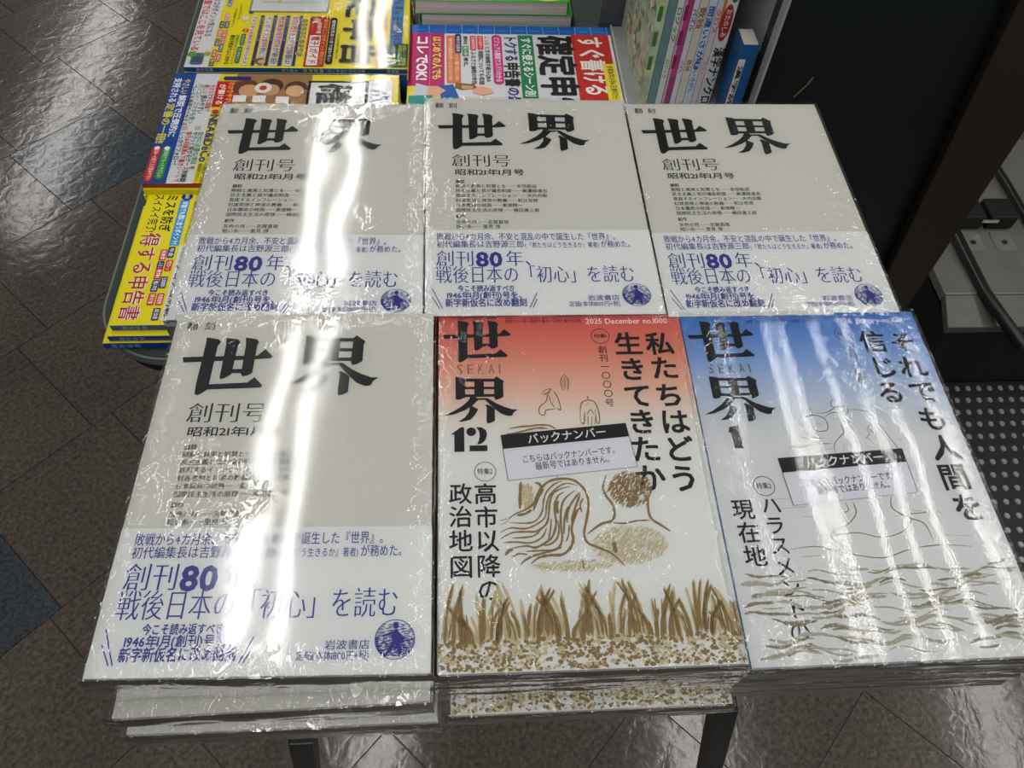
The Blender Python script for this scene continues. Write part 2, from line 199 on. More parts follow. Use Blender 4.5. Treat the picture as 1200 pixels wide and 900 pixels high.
def film_mat(name, amt=1.0, ripple=0.0, seed=0.0, wr=1.0):
    """thin clear shrink wrap: a weak mirror over a clear sheet, creased by noise"""
    m = bpy.data.materials.new(name); m.use_nodes = True; nt = m.node_tree; nt.nodes.clear(); N = nt.nodes.new; L = nt.links.new
    out = N('ShaderNodeOutputMaterial'); mix = N('ShaderNodeMixShader'); tr = N('ShaderNodeBsdfTransparent'); gl = N('ShaderNodeBsdfGlossy')
    tr.inputs[0].default_value = (.97, .97, .965, 1); gl.inputs['Roughness'].default_value = .11 if ripple else .08; gl.inputs[0].default_value = (1, 1, 1, 1)
    fr = N('ShaderNodeFresnel'); fr.inputs[0].default_value = 1.5; mu = N('ShaderNodeMath'); mu.operation = 'MULTIPLY'; mu.use_clamp = True; mu.inputs[1].default_value = 1.2*amt
    tc = N('ShaderNodeTexCoord'); mp = N('ShaderNodeMapping'); mp.inputs['Location'].default_value = (seed, seed*1.7, 0); L(tc.outputs['Object'], mp.inputs['Vector'])
    # gentle waves
    n1 = N('ShaderNodeTexNoise'); n1.inputs['Scale'].default_value = 14; n1.inputs['Detail'].default_value = 1; L(mp.outputs[0], n1.inputs['Vector'])
    b1 = N('ShaderNodeBump'); b1.inputs['Strength'].default_value = 1; b1.inputs['Distance'].default_value = .00026*wr; L(n1.outputs['Fac'], b1.inputs['Height'])
    # sharp creases, gathered in patches
    n2 = N('ShaderNodeTexNoise'); n2.inputs['Scale'].default_value = 95; n2.inputs['Detail'].default_value = 2; n2.inputs['Distortion'].default_value = 1.4
    L(mp.outputs[0], n2.inputs['Vector'])
    rg = N('ShaderNodeMath'); rg.operation = 'SUBTRACT'; rg.inputs[1].default_value = .5; L(n2.outputs['Fac'], rg.inputs[0])
    ab = N('ShaderNodeMath'); ab.operation = 'ABSOLUTE'; L(rg.outputs[0], ab.inputs[0])
    rr = N('ShaderNodeMapRange'); rr.inputs[1].default_value = 0; rr.inputs[2].default_value = .10; rr.inputs[3].default_value = 1; rr.inputs[4].default_value = 0; L(ab.outputs[0], rr.inputs[0])
    n3 = N('ShaderNodeTexNoise'); n3.inputs['Scale'].default_value = 11; n3.inputs['Detail'].default_value = 2; L(mp.outputs[0], n3.inputs['Vector'])
    mk = N('ShaderNodeMapRange'); mk.inputs[1].default_value = .5; mk.inputs[2].default_value = .66; L(n3.outputs['Fac'], mk.inputs[0])
    at = N('ShaderNodeAttribute'); at.attribute_name = 'edge'
    mx = N('ShaderNodeMath'); mx.operation = 'MAXIMUM'; L(mk.outputs[0], mx.inputs[0]); L(at.outputs['Fac'], mx.inputs[1])
    cr = N('ShaderNodeMath'); cr.operation = 'MULTIPLY'; L(rr.outputs[0], cr.inputs[0]); L(mx.outputs[0], cr.inputs[1])
    b2 = N('ShaderNodeBump'); b2.inputs['Strength'].default_value = 1; b2.inputs['Distance'].default_value = .00042*wr; L(cr.outputs[0], b2.inputs['Height']); L(b1.outputs[0], b2.inputs['Normal'])
    last = b2
    if ripple:
        wv = N('ShaderNodeTexWave'); wv.wave_type = 'BANDS'; wv.bands_direction = 'X'; wv.inputs['Scale'].default_value = 9; wv.inputs['Distortion'].default_value = 1.1
        wv.inputs['Detail'].default_value = 1; wv.inputs['Detail Scale'].default_value = 1.5; L(mp.outputs[0], wv.inputs['Vector'])
        b3 = N('ShaderNodeBump'); b3.inputs['Strength'].default_value = 1; b3.inputs['Distance'].default_value = .00085*ripple; L(wv.outputs['Fac'], b3.inputs['Height']); L(b2.outputs[0], b3.inputs['Normal']); last = b3
        n4 = N('ShaderNodeTexNoise'); n4.inputs['Scale'].default_value = 600; n4.inputs['Detail'].default_value = 1; L(mp.outputs[0], n4.inputs['Vector'])
        b4 = N('ShaderNodeBump'); b4.inputs['Strength'].default_value = 1; b4.inputs['Distance'].default_value = .00008*ripple; L(n4.outputs['Fac'], b4.inputs['Height']); L(last.outputs[0], b4.inputs['Normal']); last = b4
    L(last.outputs[0], gl.inputs['Normal']); L(fr.outputs[0], mu.inputs[0]); L(mu.outputs[0], mix.inputs[0]); L(tr.outputs[0], mix.inputs[1]); L(gl.outputs[0], mix.inputs[2]); L(mix.outputs[0], out.inputs[0])
    return m
# ============================================================ SETTING
def structure(o): o['kind'] = 'structure'; return o
mb = MB(); mb.box(-4500, -1500, -30, 4000, 6500, -3)
fl = structure(mb.build('floor', mat('floor_joint', '3f3830', .4))); fl.location = W(0, 0, -FZ)
def floor_mat(name, c1, c2, c3):
    m = bpy.data.materials.new(name); m.use_nodes = True; nt = m.node_tree; b = nt.nodes['Principled BSDF']; N = nt.nodes.new; L = nt.links.new
    tc = N('ShaderNodeTexCoord'); oi = N('ShaderNodeObjectInfo'); add = N('ShaderNodeVectorMath'); add.operation = 'ADD'
    L(tc.outputs['Object'], add.inputs[0]); L(oi.outputs['Location'], add.inputs[1])
    n = N('ShaderNodeTexNoise'); n.inputs['Scale'].default_value = 110; n.inputs['Detail'].default_value = 5; n.inputs['Roughness'].default_value = .7; L(add.outputs[0], n.inputs['Vector'])
    n2 = N('ShaderNodeTexNoise'); n2.inputs['Scale'].default_value = 4; n2.inputs['Detail'].default_value = 3; L(add.outputs[0], n2.inputs['Vector'])
    r = N('ShaderNodeValToRGB'); r.color_ramp.elements[0].position = .36; r.color_ramp.elements[0].color = srgb(c1); r.color_ramp.elements[1].position = .64; r.color_ramp.elements[1].color = srgb(c2)
    e = r.color_ramp.elements.new(.72); e.color = srgb(c3)
    mx = N('ShaderNodeMix'); mx.data_type = 'RGBA'; mx.blend_type = 'MULTIPLY'; mx.inputs[0].default_value = .55
    L(n.outputs['Fac'], r.inputs[0]); L(r.outputs[0], mx.inputs[6]); L(n2.outputs['Fac'], mx.inputs[7])
    hs = N('ShaderNodeHueSaturation'); hs.inputs['Saturation'].default_value = .62; hs.inputs['Value'].default_value = 2.15; L(mx.outputs[2], hs.inputs['Color']); L(hs.outputs[0], b.inputs['Base Color'])
    b.inputs['Roughness'].default_value = .14; b.inputs['Specular IOR Level'].default_value = .5
    n3 = N('ShaderNodeTexNoise'); n3.inputs['Scale'].default_value = 26; n3.inputs['Detail'].default_value = 3; n3.inputs['Distortion'].default_value = .8; L(add.outputs[0], n3.inputs['Vector'])
    bp = N('ShaderNodeBump'); bp.inputs['Strength'].default_value = 1; bp.inputs['Distance'].default_value = .0007; L(n3.outputs['Fac'], bp.inputs['Height'])
    L(bp.outputs[0], b.inputs['Normal']); return m
FT = floor_mat('floor_tile_brown', '3a3027', '594b3e', '6c5d4e'); FB = floor_mat('floor_tile_bluegrey', '272e34', '3d464e', '4c555b')
ang = math.radians(46); s0 = 311.0
e1 = Vector((math.cos(ang), math.sin(ang))); e2 = Vector((-math.sin(ang), math.cos(ang)))
anch = Vector((-775.5, 509.0))
def tile_mesh(m):
    g = MB(); h = s0/2-.3; g.hexa([(-h, -h, -3), (h, -h, -3), (h, h, -3), (-h, h, -3), (-h+1, -h+1, 0), (h-1, -h+1, 0), (h-1, h-1, 0), (-h+1, h-1, 0)])
    o = g.build('tile', m); me = o.data; bpy.data.objects.remove(o); return me
tm = {0: tile_mesh(FT), 1: tile_mesh(FB)}
C, S_ = W(0, 0, ch), None
def px(p):
    d = p-co.matrix_world.translation; z = d.dot(F); return (600+f*d.dot(R2)/z, 450-f*d.dot(U2)/z) if z > 0 else (1e5, 1e5)
for j in range(-12, 16):
    for i in range(-9, 22):
        shift = (0.0, -.15, .1, -.08)[j % 4]
        c = anch+e1*((i+.5+shift)*s0)+e2*((j+.5)*s0)
        q = px(W(c.x, c.y, -FZ))
        if not (-320 < q[0] < 1500 and -260 < q[1] < 1250): continue
        o = bpy.data.objects.new('tile', tm[1 if (i, j) in ((-1, 0), (2, 3)) else 0]); COL.objects.link(o); o.parent = fl
        o.location = (c.x/1000, c.y/1000, random.uniform(-.0003, 0)); o.rotation_euler.z = ang
mb = MB(); mb.box(-4500, -1500, 0, 4000, 7500, 60)
ce = structure(mb.build('ceiling', mat('ceiling_board', '8f8e8a', .9))); ce.location = W(0, 0, CEIL)
for tx in TUBE_X:
    t = thing('ceiling_light', 'fluorescent ceiling row %s' % {-3200: 'farthest left, over the aisle floor', -445: 'over the left book stacks', 1150: 'right of the book stacks', 2750: 'farthest right, beyond the metal base'}[tx], 'ceiling light', tx, 5800 if tx < -1000 else 2550 if tx < 0 else -175, CEIL-40, 'rows of fluorescent fittings on the ceiling')
    hl = 1650 if tx < -1000 else 4500 if tx < 0 else 1775
    g = MB(); g.box(-110, -hl, 0, 110, hl, 40); g.build('housing', mat('fitting_white', 'e8e8e4', .4), t)
# ============================================================ STAND AND DISPLAY TABLE
black = mat('black_steel', '1b1c1e', .42, noise_amt=.1)
st = thing('book_stand', 'low display stand with kraft brown board top and black legs under the books', 'stand', 0, 290, -90)
g = MB(); zt = 9.5
g.hexa([(x, y, 0) for x, y in ((-176, -186), (278, -186), (284, 190), (-213, 190))]+[(x, y, zt) for x, y in ((-176, -186), (278, -186), (284, 190), (-213, 190))])
g.build('board', mat('kraft_board', 'b39a6e', .7, noise_amt=.12, scale=30), st, bevel=.8)
def leg(x0, y0, x1, y1, zb=-FZ+90, w_=7):
    g = MB(); g.hexa([(x1-w_, y1-w_, zb), (x1+w_, y1-w_, zb), (x1+w_, y1+w_, zb), (x1-w_, y1+w_, zb), (x0-w_, y0-w_, -2), (x0+w_, y0-w_, -2), (x0+w_, y0+w_, -2), (x0-w_, y0+w_, -2)])
    g.build('leg', black, st, bevel=1)
leg(-90, -208, -235, -248); leg(146, -201, 330, -330); leg(-90, 150, -235, 200); leg(146, 150, 280, 170)
for ry in (-180, 145):
    g = MB(); g.box(-190, ry-5, -12, 270, ry+5, -1); g.build('frame_rail', black, st, bevel=1)
tb = thing('display_table', 'dark green display table with rounded corner carrying the tax magazines', 'table', 0, 1000, -326)
def rounded(x0, y0, x1, y1, r):
    p = []
    for cx, cy, a0 in ((x1-r, y1-r, 0), (x0+r, y1-r, 90), (x0+r, y0+r, 180), (x1-r, y0+r, 270)):
        for k in range(13): a = math.radians(a0+k*7.5); p.append((cx+r*math.cos(a), cy+r*math.sin(a)))
    return p
def slab(mb, p, z0, z1):
    n = len(mb.v); k = len(p); mb.v += [(x, y, z0) for x, y in p]+[(x, y, z1) for x, y in p]
    mb.f.append(tuple(n+i for i in reversed(range(k)))); mb.f.append(tuple(n+k+i for i in range(k)))
    for i in range(k): j = (i+1) % k; mb.f.append((n+i, n+j, n+k+j, n+k+i))
g = MB(); slab(g, rounded(-397, -496, 380, 620, 78), -14, 0); g.build('tabletop', mat('table_green', '28332f', .6, noise_amt=.08), tb)
g = MB(); slab(g, rounded(-400, -499, 383, 623, 81), -12.5, -1.5); g.build('edge_trim', mat('trim_grey', '6d7370', .35), tb)
g = MB(); slab(g, rounded(-394, -493, 376, 616, 76), -34, -14); g.build('apron', mat('apron_black', '101112', .6), tb)
for lx, ly in ((-250, -300), (250, -300), (-250, 480), (250, 480)):
    g = MB(); g.box(lx-20, ly-20, -FZ+326, lx+20, ly+20, -34); g.build('leg', black, tb)
# ============================================================ SEKAI STACKS
BLUE = '34388c'; GOLD = '88714c'; TAN = 'bdb28e'
film_side = film_mat('shrink_wrap_sides', 1.6, 0, 3.1, 1.3)
def bil(c, u, w_, hh, H, org):
    a, b = u/148.0, w_/H
    p = [(c[0][k]*(1-a)+c[1][k]*a)*(1-b)+(c[3][k]*(1-a)+c[2][k]*a)*b for k in range(3)]
    return (p[0]-org[0], p[1]-org[1], p[2]+hh-org[2])
def film(root, S, H, depth, m, seed, drop=True):
    g = MB(); NU, NV = 36, 50; edge = []
    def top(a, b):
        u = -1.6+a*151.2; w_ = H+1.6-b*(H+3.2)
        e = min(u+1.6, 149.6-u, w_+1.6, H+1.6-w_)
        hh = 1.5+.25*noise.noise(Vector((u*.03+seed, w_*.022, seed)))*min(1, e/20)
        if e < 2: hh -= (2-e)*.35
        edge.append(max(0, 1-e/14)); return S(u, w_, max(.95, hh))
    g.grid(top, NU, NV)
    if drop:
        for side in range(3):
            def sd(a, b):
                t = b*depth
                j = 1.4+.7*noise.noise(Vector((a*5+side*9+seed, b*2.2, seed)))+.5*noise.noise(Vector((a*6+seed, b*14, side)))
                bulge = max(.5, j)*min(1, .2+b*3)
                edge.append(.15)
                if side == 0: q = S(-1.6+a*151.2, H+1.6, 1-t); return (q[0], q[1]-bulge+.8, q[2])
                if side == 1: q = S(149.6, H+1.6-a*(H+3.2), 1-t); return (q[0]+bulge*.35-.4, q[1], q[2])
                q = S(-1.6, -1.6+a*(H+3.2), 1-t); return (q[0]-bulge*.35+.4, q[1], q[2])
            g.grid(sd, 60, 12)
    o = g.build('shrink_wrap', m, root, smooth=True)
    at = o.data.attributes.new('edge', 'FLOAT', 'POINT'); at.data.foreach_set('value', edge)
    return o
def book_body(root, S, H, thick, cover_m, edge_m, front_sheet=True, nseg=12):
    """page block with a wrapped cover; S is the top sheet, the block goes down thick mm"""
    g = MB(); g.grid(lambda a, b: S(1+a*146, H-1-b*(H-2), -1.2), 8, 8)
    def wall(pts):
        g.grid(lambda a, b: pts(a, b), 8, 4)
    fz = lambda w_: (lambda a, b: S(1+a*146, w_, -.5-b*(thick-1)))
    g.grid(lambda a, b: S(1+a*146, H-1.2-.5*math.sin(b*9), -.5-b*(thick-1)), 8, 6)
    g.grid(lambda a, b: S(147, H-1-a*(H-2), -.5-b*(thick-1)), 8, 4); g.grid(lambda a, b: S(147-a*146, 1, -.5-b*(thick-1)), 8, 4)
    g.build('page_block', edge_m, root)
    g = MB(); uvs = []
    def top(a, b): return S(a*148, H-b*H, 0)
    g.grid(top, 16, 20); g.grid(lambda a, b: S(a*148, H-b*H, -.35), 8, 8)
    g.grid(lambda a, b: S(0, a*H, -b*thick), 1, 1); g.grid(lambda a, b: S(a*148, H-b*H, -thick), 1, 1); g.grid(lambda a, b: S(148*a, H, -.35*b), 1, 1); g.grid(lambda a, b: S(148, H*a, -.35*b), 1, 1)
    o = g.build('cover', cover_m, root)
    uvl = o.data.uv_layers.new(name='UVMap')
    i = 0
    nt = 17*21
    for p in o.data.polygons:
        for li in p.loop_indices:
            vi = o.data.loops[li].vertex_index
            if vi < nt: uvl.data[li].uv = ((vi % 17)/16, 1-(vi//17)/20*1.0)
            else: uvl.data[li].uv = (0, .02)
    # UV v is measured from the head of the cover downwards
    for p in o.data.polygons:
        for li in p.loop_indices:
            vi = o.data.loops[li].vertex_index
            if vi < nt: uvl.data[li].uv = ((vi % 17)/16, 1-(vi//17)/20)
    return o
COV_R = mat('reprint_cover', 'c9c8c2', .5, spec=.3, noise_amt=.025, scale=300, bump=.15, bscale=900)
BAND = mat('paper_band', 'dbdddd', .6, spec=.25, noise_amt=.015, scale=300, bump=.35, bscale=1400)
GR_RED = gradient_cover('red_gradient_cover', [(0, 'c8524c'), (.06, 'cc6257'), (.16, 'd28471'), (.27, 'd8ad9b'), (.38, 'd9d2ca'), (.45, 'd8dad9'), (1, 'd9dbdb')])
GR_BLUE = gradient_cover('blue_gradient_cover', [(0, '3a72bd'), (.06, '4a7dc3'), (.16, '789ccf'), (.27, 'a7b8d2'), (.38, 'c6cbd2'), (.45, 'd0d2d4'), (1, 'd4d6d7')])
def emblem(root, S, cx, cy, r, h):
    """round seal of a striding sower"""
    g = MB(); ring(g, S, cx, cy, r, .35, h+.03)
    rnd = random.Random(3)
    for k in range(46):
        y = -.75+1.6*k/46; half = math.sqrt(max(0, 1-y*y))*.95
        if y < -.15 and k % 2: continue
        x = -half
        while x < half:
            l = rnd.uniform(.12, .4)
            a = (cx+x*r, cy+y*r); b = (cx+min(half, x+l)*r, cy+(y+rnd.uniform(-.05, .02))*r)
            stroke(g, S, [a, b], r*.035, h+.03, taper=False); x += l+rnd.uniform(.05, .2)
    P_ = lambda pts: g.poly([S(cx+x*r, cy+y*r, h+.06) for x, y in pts])
    P_([(-.02, -.5), (.12, -.52), (.3, -.1), (.28, .12), (-.1, .14), (-.16, -.2)])          # body
    P_([(-.1, .1), (.24, .1), (.36, .5), (.3, .86), (.2, .86), (.12, .45)])                 # front leg
    P_([(-.12, .08), (.12, .1), (-.14, .5), (-.42, .86), (-.55, .84), (-.3, .45)])          # back leg
    P_([(-.05, -.42), (-.1, -.26), (-.62, -.12), (-.66, -.2)])                              # arm out
    P_([(.15, -.4), (.48, -.08), (.44, .16), (.22, .05)])                                   # bag
    disc(g, S, cx+.03*r, cy-.66*r, r*.13, h+.06, 12); P_([(-.14, -.72), (.2, -.76), (.14, -.86), (-.06, -.86)])
    g.build('emblem', ink(BLUE), root)
def reprint_print(root, S, H, band_w=134.7):
    k = MB(); h = .12
    text(k, S, '翻', 6.1, 5.7, 12.6, 11.2, 's', h); text(k, S, '刻', 16, 5.7, 22.5, 11.2, 's', h)
    logo(k, S, D['sei'], 8.0, 16.6, 57.9, 56.4, h); logo(k, S, D['kai'], 66.6, 15.4, 117.7, 57.3, h)
    k.build('title_lettering', ink('17191c'), root)
    k = MB(); text(k, S, '創刊号', 17.5, 62.4, 60, 74.2, 'm', h); text(k, S, '昭和21年1月号', 19.6, 77, 68.5, 82.6, 'b', h)
    text(k, S, '論説', 20.2, 87.4, 26.6, 90.5, 'b', h)
    for s, u1, w0, w1 in (('剛毅と真実と知慧とを──安倍能成', 76, 91.8, 95), ('民主主義と我が議会制度──美濃部達吉', 83, 96.3, 99.5), ('直面するインフレーション──大内兵衛', 82.6, 100.9, 104.1),
                          ('封建思想と神道の教義──和辻哲郎', 76, 105.6, 108.8), ('日本農政の岐路──東畑精一', 65.2, 110.2, 113.4), ('国際民主生活の原理──横田喜三郎', 76.2, 114.8, 118),
                          ('灰色の月──志賀直哉', 54.9, 125.7, 128.9), ('短い糸──里見 弴', 49.3, 129.9, 133.1)): text(k, S, s, 20, w0, u1, w1, 's', h)
    text(k, S, '創作', 20.1, 120.7, 26.3, 123.7, 'b', h)
    k.build('contents_lettering', ink('2c2c2c'), root)
    g = MB(); g.grid(lambda a, b: S(-.15+a*148.3, H+.15-b*(H+.15-band_w), .35), 12, 10); g.grid(lambda a, b: S(148.15, H+.15-a*(H-band_w), .35-b*14), 4, 1)
    bd = g.build('paper_band', BAND, root)
    h = .46; k = MB()
    text(k, S, '敗戦から4カ月余、不安と混乱の中で誕生した『世界』。', 7.2, 137.9, 127.5, 143.9, 's', h)
    text(k, S, '初代編集長は吉野源三郎', 7.2, 144.7, 64, 150.4, 's', h); text(k, S, '(『君たちはどう生きるか』著者)', 64.4, 146, 113.2, 150.4, 'r', h); text(k, S, 'が務めた。', 114, 144.9, 136.6, 150.5, 's', h)
    text(k, S, '創刊', 6.6, 153.8, 31.6, 166.4, 'm', h); text(k, S, '80', 32.6, 154.2, 50, 166.2, 'k', h, lat=True); text(k, S, '年、', 51, 153.8, 75, 166.4, 'm', h)
    text(k, S, '戦後日本の「初心」を読む', 6.4, 167, 133.5, 180.4, 'm', h)
    text(k, S, '今こそ読み返すべき', 20.1, 182.2, 55.8, 186.9, 'B', h); text(k, S, '1946年1月(創刊)号を、', 13.7, 187.4, 63, 192.5, 'B', h); text(k, S, '新字新仮名に改め翻刻', 12.4, 193, 62.8, 198.9, 'B', h)
    for a in (((4.4, 184), (10.9, 200.2)), ((4.4, 191), (9.2, 200.2)), ((69.4, 188.2), (64.3, 199.8)), ((69.2, 193), (66.2, 199.8))): stroke(k, S, a, .55, h, 0, False)
    text(k, S, '岩波書店', 100.8, 190.6, 121, 194.6, 's', h); text(k, S, '定価(本体1800円+税)', 88.6, 195.4, 121, 199.4, 's', h)
    k.build('band_lettering', ink(BLUE), root); emblem(root, S, 132, 190.3, 9.1, h)
def sticker(root, S, c, h):
    """slanted white notice with a black heading: c = TL,TR of the heading, heading bottom left, bottom right, bottom left"""
    def sh(a, b, hh): # a along, b down 0..1 over the whole note
        x = (c[0][0]*(1-a)+c[1][0]*a)*(1-b)+(c[5][0]*(1-a)+c[4][0]*a)*b
        y = (c[0][1]*(1-a)+c[1][1]*a)*(1-b)+(c[5][1]*(1-a)+c[4][1]*a)*b
        return S(x, y, h+hh)
    g = MB(); g.grid(lambda a, b: sh(a, 1-b, 0), 6, 6); pr = g.build('notice_sticker', mat('sticker_paper', 'd3d4de', .5), root)
    pr['label'] = 'white slanted notice with black heading'
    sb = .315
    T = lambda a, b, hh: sh(a/100, b/100, hh)
    g = MB(); g.grid(lambda a, b: sh(a, sb*(1-b), .05), 6, 2)
    for p in (((0, 31), (0, 100)), ((0, 100), (100, 100)), ((100, 100), (100, 31))): stroke(g, T, p, .45, .05, 0, False)
    text(g, T, 'こちらはバックナンバーです。', 13, 51, 89, 67, 's', .06); text(g, T, '最新号ではありません。', 22, 69, 83, 85, 's', .06)
    g.build('sticker_ink', ink('1d1d20'), root)
    g = MB(); text(g, T, 'バックナンバー', 20, 6, 83, 27, 'b', .1); g.build('sticker_heading', ink('e6e6e6'), root)
def mag_print(root, S, H, dec):
    h = .12; k = MB(); B = ink('1b1d20')
    logo(k, S, D['sei'], 2.5, 5.2, 43.5, 36.0, h); logo(k, S, D['kai'], 3.2, 45.8, 45, 77.4, h)
    if dec:
        k.poly([S(u, w_, h) for u, w_ in ((6.9, 84), (12.5, 79.5), (14.4, 79.5), (14.4, 94.8), (8.9, 94.8), (8.9, 84))])
        disc(k, S, 18.3, 82.4, 2.7, h); k.poly([S(u, w_, h) for u, w_ in ((27, 94.6), (17.2, 94.6), (17.2, 91), (27, 91))])
        k.poly([S(u, w_, h) for u, w_ in ((21, 79.6), (24, 79.6), (26.5, 81.6), (27, 84.6), (26, 87.8), (23.8, 90), (21.3, 90.4), (22.4, 88), (22.9, 85), (22.6, 82))][::-1])
    else: k.poly([S(u, w_, h) for u, w_ in ((15.3, 80.6), (20.6, 79.2), (20.8, 94.2), (15.9, 94.2), (15.6, 84), (14.2, 84))][::-1])
    k.build('title_lettering', B, root)
    k = MB(); [text(k, S, c, 10.8+i*6.1, 37.3, 14.6+i*6.1 if c != 'I' else 12.2+i*6.1, 44, 's', h, lat=True) for i, c in enumerate('SEKAI')]; k.build('roman_title', ink('8a6f3f' if dec else '6a6350'), root)
    k = MB(); text(k, S, '2025 December no.1000' if dec else '2026 January no.1001', 89.6 if dec else 97.5, 4.4, 140.5, 8.4, 's', h, lat=True); k.build('issue_date', ink('f2ece6'), root)
    k = MB(); text(k, S, '昭和二十一年一月創刊 毎月一日発行 第千号記念', 40.5, 4.9, 87, 7.4, 'r', h)
    if dec:
        ring(k, S, 97.4, 17.7, 5.6, .35, h); text(k, S, '特集1', 93.6, 16.2, 101.4, 19.2, 's', h)
        ring(k, S, 25.3, 107, 5.9, .35, h); text(k, S, '特集2', 21, 105.3, 29.6, 108.7, 's', h)
        vtext(k, S, [(c, 97.8, 27.8+i*6.2) for i, c in enumerate('創刊一〇〇〇号')], 5.6, 's', h)
        vtext(k, S, list(zip('私たちはどう', (133, 133.2, 133.2, 133.6, 133.2, 133), (24.4, 42, 61, 78.6, 96, 114))), 17.5, 'B', h)
        vtext(k, S, list(zip('生きてきたか', (113.8, 114, 114.8, 114.8, 114.4, 114.4), (24.3, 42.6, 61, 78.3, 95.8, 113.4))), 17.5, 'B', h)
        vtext(k, S, list(zip('高市以降の', (25.1, 25.2, 25.3, 25.6, 25.6), (120.5, 133.8, 146.7, 160, 172.2))), 12.6, 'b', h)
        vtext(k, S, list(zip('政治地図', (11.9,)*4, (120.3, 133.2, 146.5, 160))), 12.6, 'b', h)
    else:
        ring(k, S, 99.4, 16.8, 5.4, .35, h); text(k, S, '特集1', 95.8, 15.3, 103, 18.3, 's', h)
        ring(k, S, 26.9, 117.4, 5.9, .35, h); text(k, S, '特集2', 22.6, 115.7, 31.2, 119.1, 's', h)
        vtext(k, S, [(c, 100.6, 27.6+i*5.9) for i, c in enumerate('創刊八〇年')], 5.4, 's', h)
        vtext(k, S, list(zip('信じる', (116.2, 116.7, 115.4), (23.5, 42.5, 60.4))), 17, 'B', h)
        vtext(k, S, list(zip('それでも人間を', (134.8, 134.6, 135, 134.2, 134.6, 133.2, 134.2), (24.5, 42.8, 60.5, 79, 98, 116, 134.2))), 17, 'B', h)
        vtext(k, S, list(zip('現在地', (12.6, 13, 13.6), (131, 144, 156.8))), 12.2, 'b', h)
        vtext(k, S, list(zip('ハラスメントの', (28, 27.6, 27.6, 27.4, 27.6, 27.9, 27), (129.2, 140.5, 151.6, 162.9, 173.9, 184.3, 195.4))), 11.2, 'b', h)
    k.build('headline_lettering', B, root)
    rnd = random.Random(11 if dec else 23); g = MB(); t = MB()
    if dec:
        for c, wd, pts in D['fm']: stroke(g, S, pts, wd*1.3, h+.02, .2)
        def hatch(mbx, cx, cy, rx, ry, n, ln, dr, wd):
            for _ in range(n):
                a, r = rnd.uniform(0, 6.283), math.sqrt(rnd.random()); x, y = cx+rx*r*math.cos(a), cy+ry*r*math.sin(a)
                l = ln*rnd.uniform(.5, 1.2); d = dr+rnd.uniform(-.35, .35)
                stroke(mbx, S, [(x, y), (x+l*.5*math.cos(d)+.3, y+l*.5*math.sin(d)), (x+l*math.cos(d), y+l*math.sin(d))], wd*rnd.uniform(.6, 1.3), h+.01+rnd.random()*.006, k=2)
        hatch(g, 103.5, 117.5, 11.5, 9.8, 300, 3.6, 2.2, .7)           # hair of the right hand figure
        hatch(t, 99.5, 149, 19.5, 10, 760, 3, 2.3, .34); hatch(t, 47, 121, 3.6, 7.5, 130, 3, 1.9, .5); hatch(t, 69.5, 159.6, 20.5, 2.8, 230, 3, 2.5, .3)
        # grass
        for i in range(112):
            x = 1.5+i*1.31+rnd.uniform(-.7, .7)
            if x > 147: continue
            top_ = rnd.uniform(168, 186) ; lean = math.sin(x*.3)*7+rnd.uniform(-3, 3); base = rnd.uniform(194, 200)
            x2 = min(147, max(.8, x+lean)); mid = (x+lean*.18, (top_+base)/2)
            n_ = 1 if rnd.random() < .52 else 0
            stroke(t, S, [(min(147, x+.5), base+.8), (min(147, mid[0]+.6), mid[1]), (min(147, x2+.4), top_-.8)], 1.7, h+.012, .3)
            if n_: stroke(g, S, [(x, base), mid, (x2, top_)], rnd.uniform(1.2, 1.9), h+.03, .3)
            if rnd.random() < .4:
                b0 = rnd.uniform(178, 190); stroke(g, S, [(x+.9, base-1), (min(147, x+1+lean*.1), (b0+base)/2), (min(147, x+.8+lean*.3), b0)], rnd.uniform(.6, 1.0), h+.034, .3)
        specks(g, t, S, H, rnd, h, 196, 900)
    else:
        for c, wd, pts in D['fr']: stroke(g, S, pts, wd*.85, h+.02, .2)
        for i in range(120):
            w_ = 164+44*(i/120)+rnd.uniform(-1, 1); x = rnd.uniform(-6, 140); l = rnd.uniform(9, 32); p = []; ph = rnd.uniform(0, 6)
            for q in range(7):
                xx = x+l*q/6
                if 1 < xx < 147: p.append((xx, min(209.5, w_+1.9*math.sin(xx*.13+w_*.22)+.7*math.sin(xx*.33+ph))))
            if len(p) > 2: stroke(t if i % 3 else g, S, p, rnd.uniform(.5, 1.7), h+.015+i*.0002, .5)
    g.build('illustration', ink(GOLD if dec else '85806d'), root); t.build('illustration_shading', ink(TAN if dec else 'a9a698'), root)
def specks(g, t, S, H, rnd, h, w0, n):
    for i in range(n):
        x, y = rnd.uniform(1, 147), rnd.uniform(w0, H-.8); r = rnd.uniform(.6, 1.6)
        a0 = rnd.uniform(0, 6.28); pts = []
        for q in range(7):
            a = -q/7*6.283+a0; rr = r*rnd.uniform(.5, 1.2); pts.append(S(min(147.5, max(.5, x+rr*math.cos(a))), min(H-.3, y+rr*.8*math.sin(a)), h+.02+i*.00003))
        (g if rnd.random() < .55 else t).poly(pts)
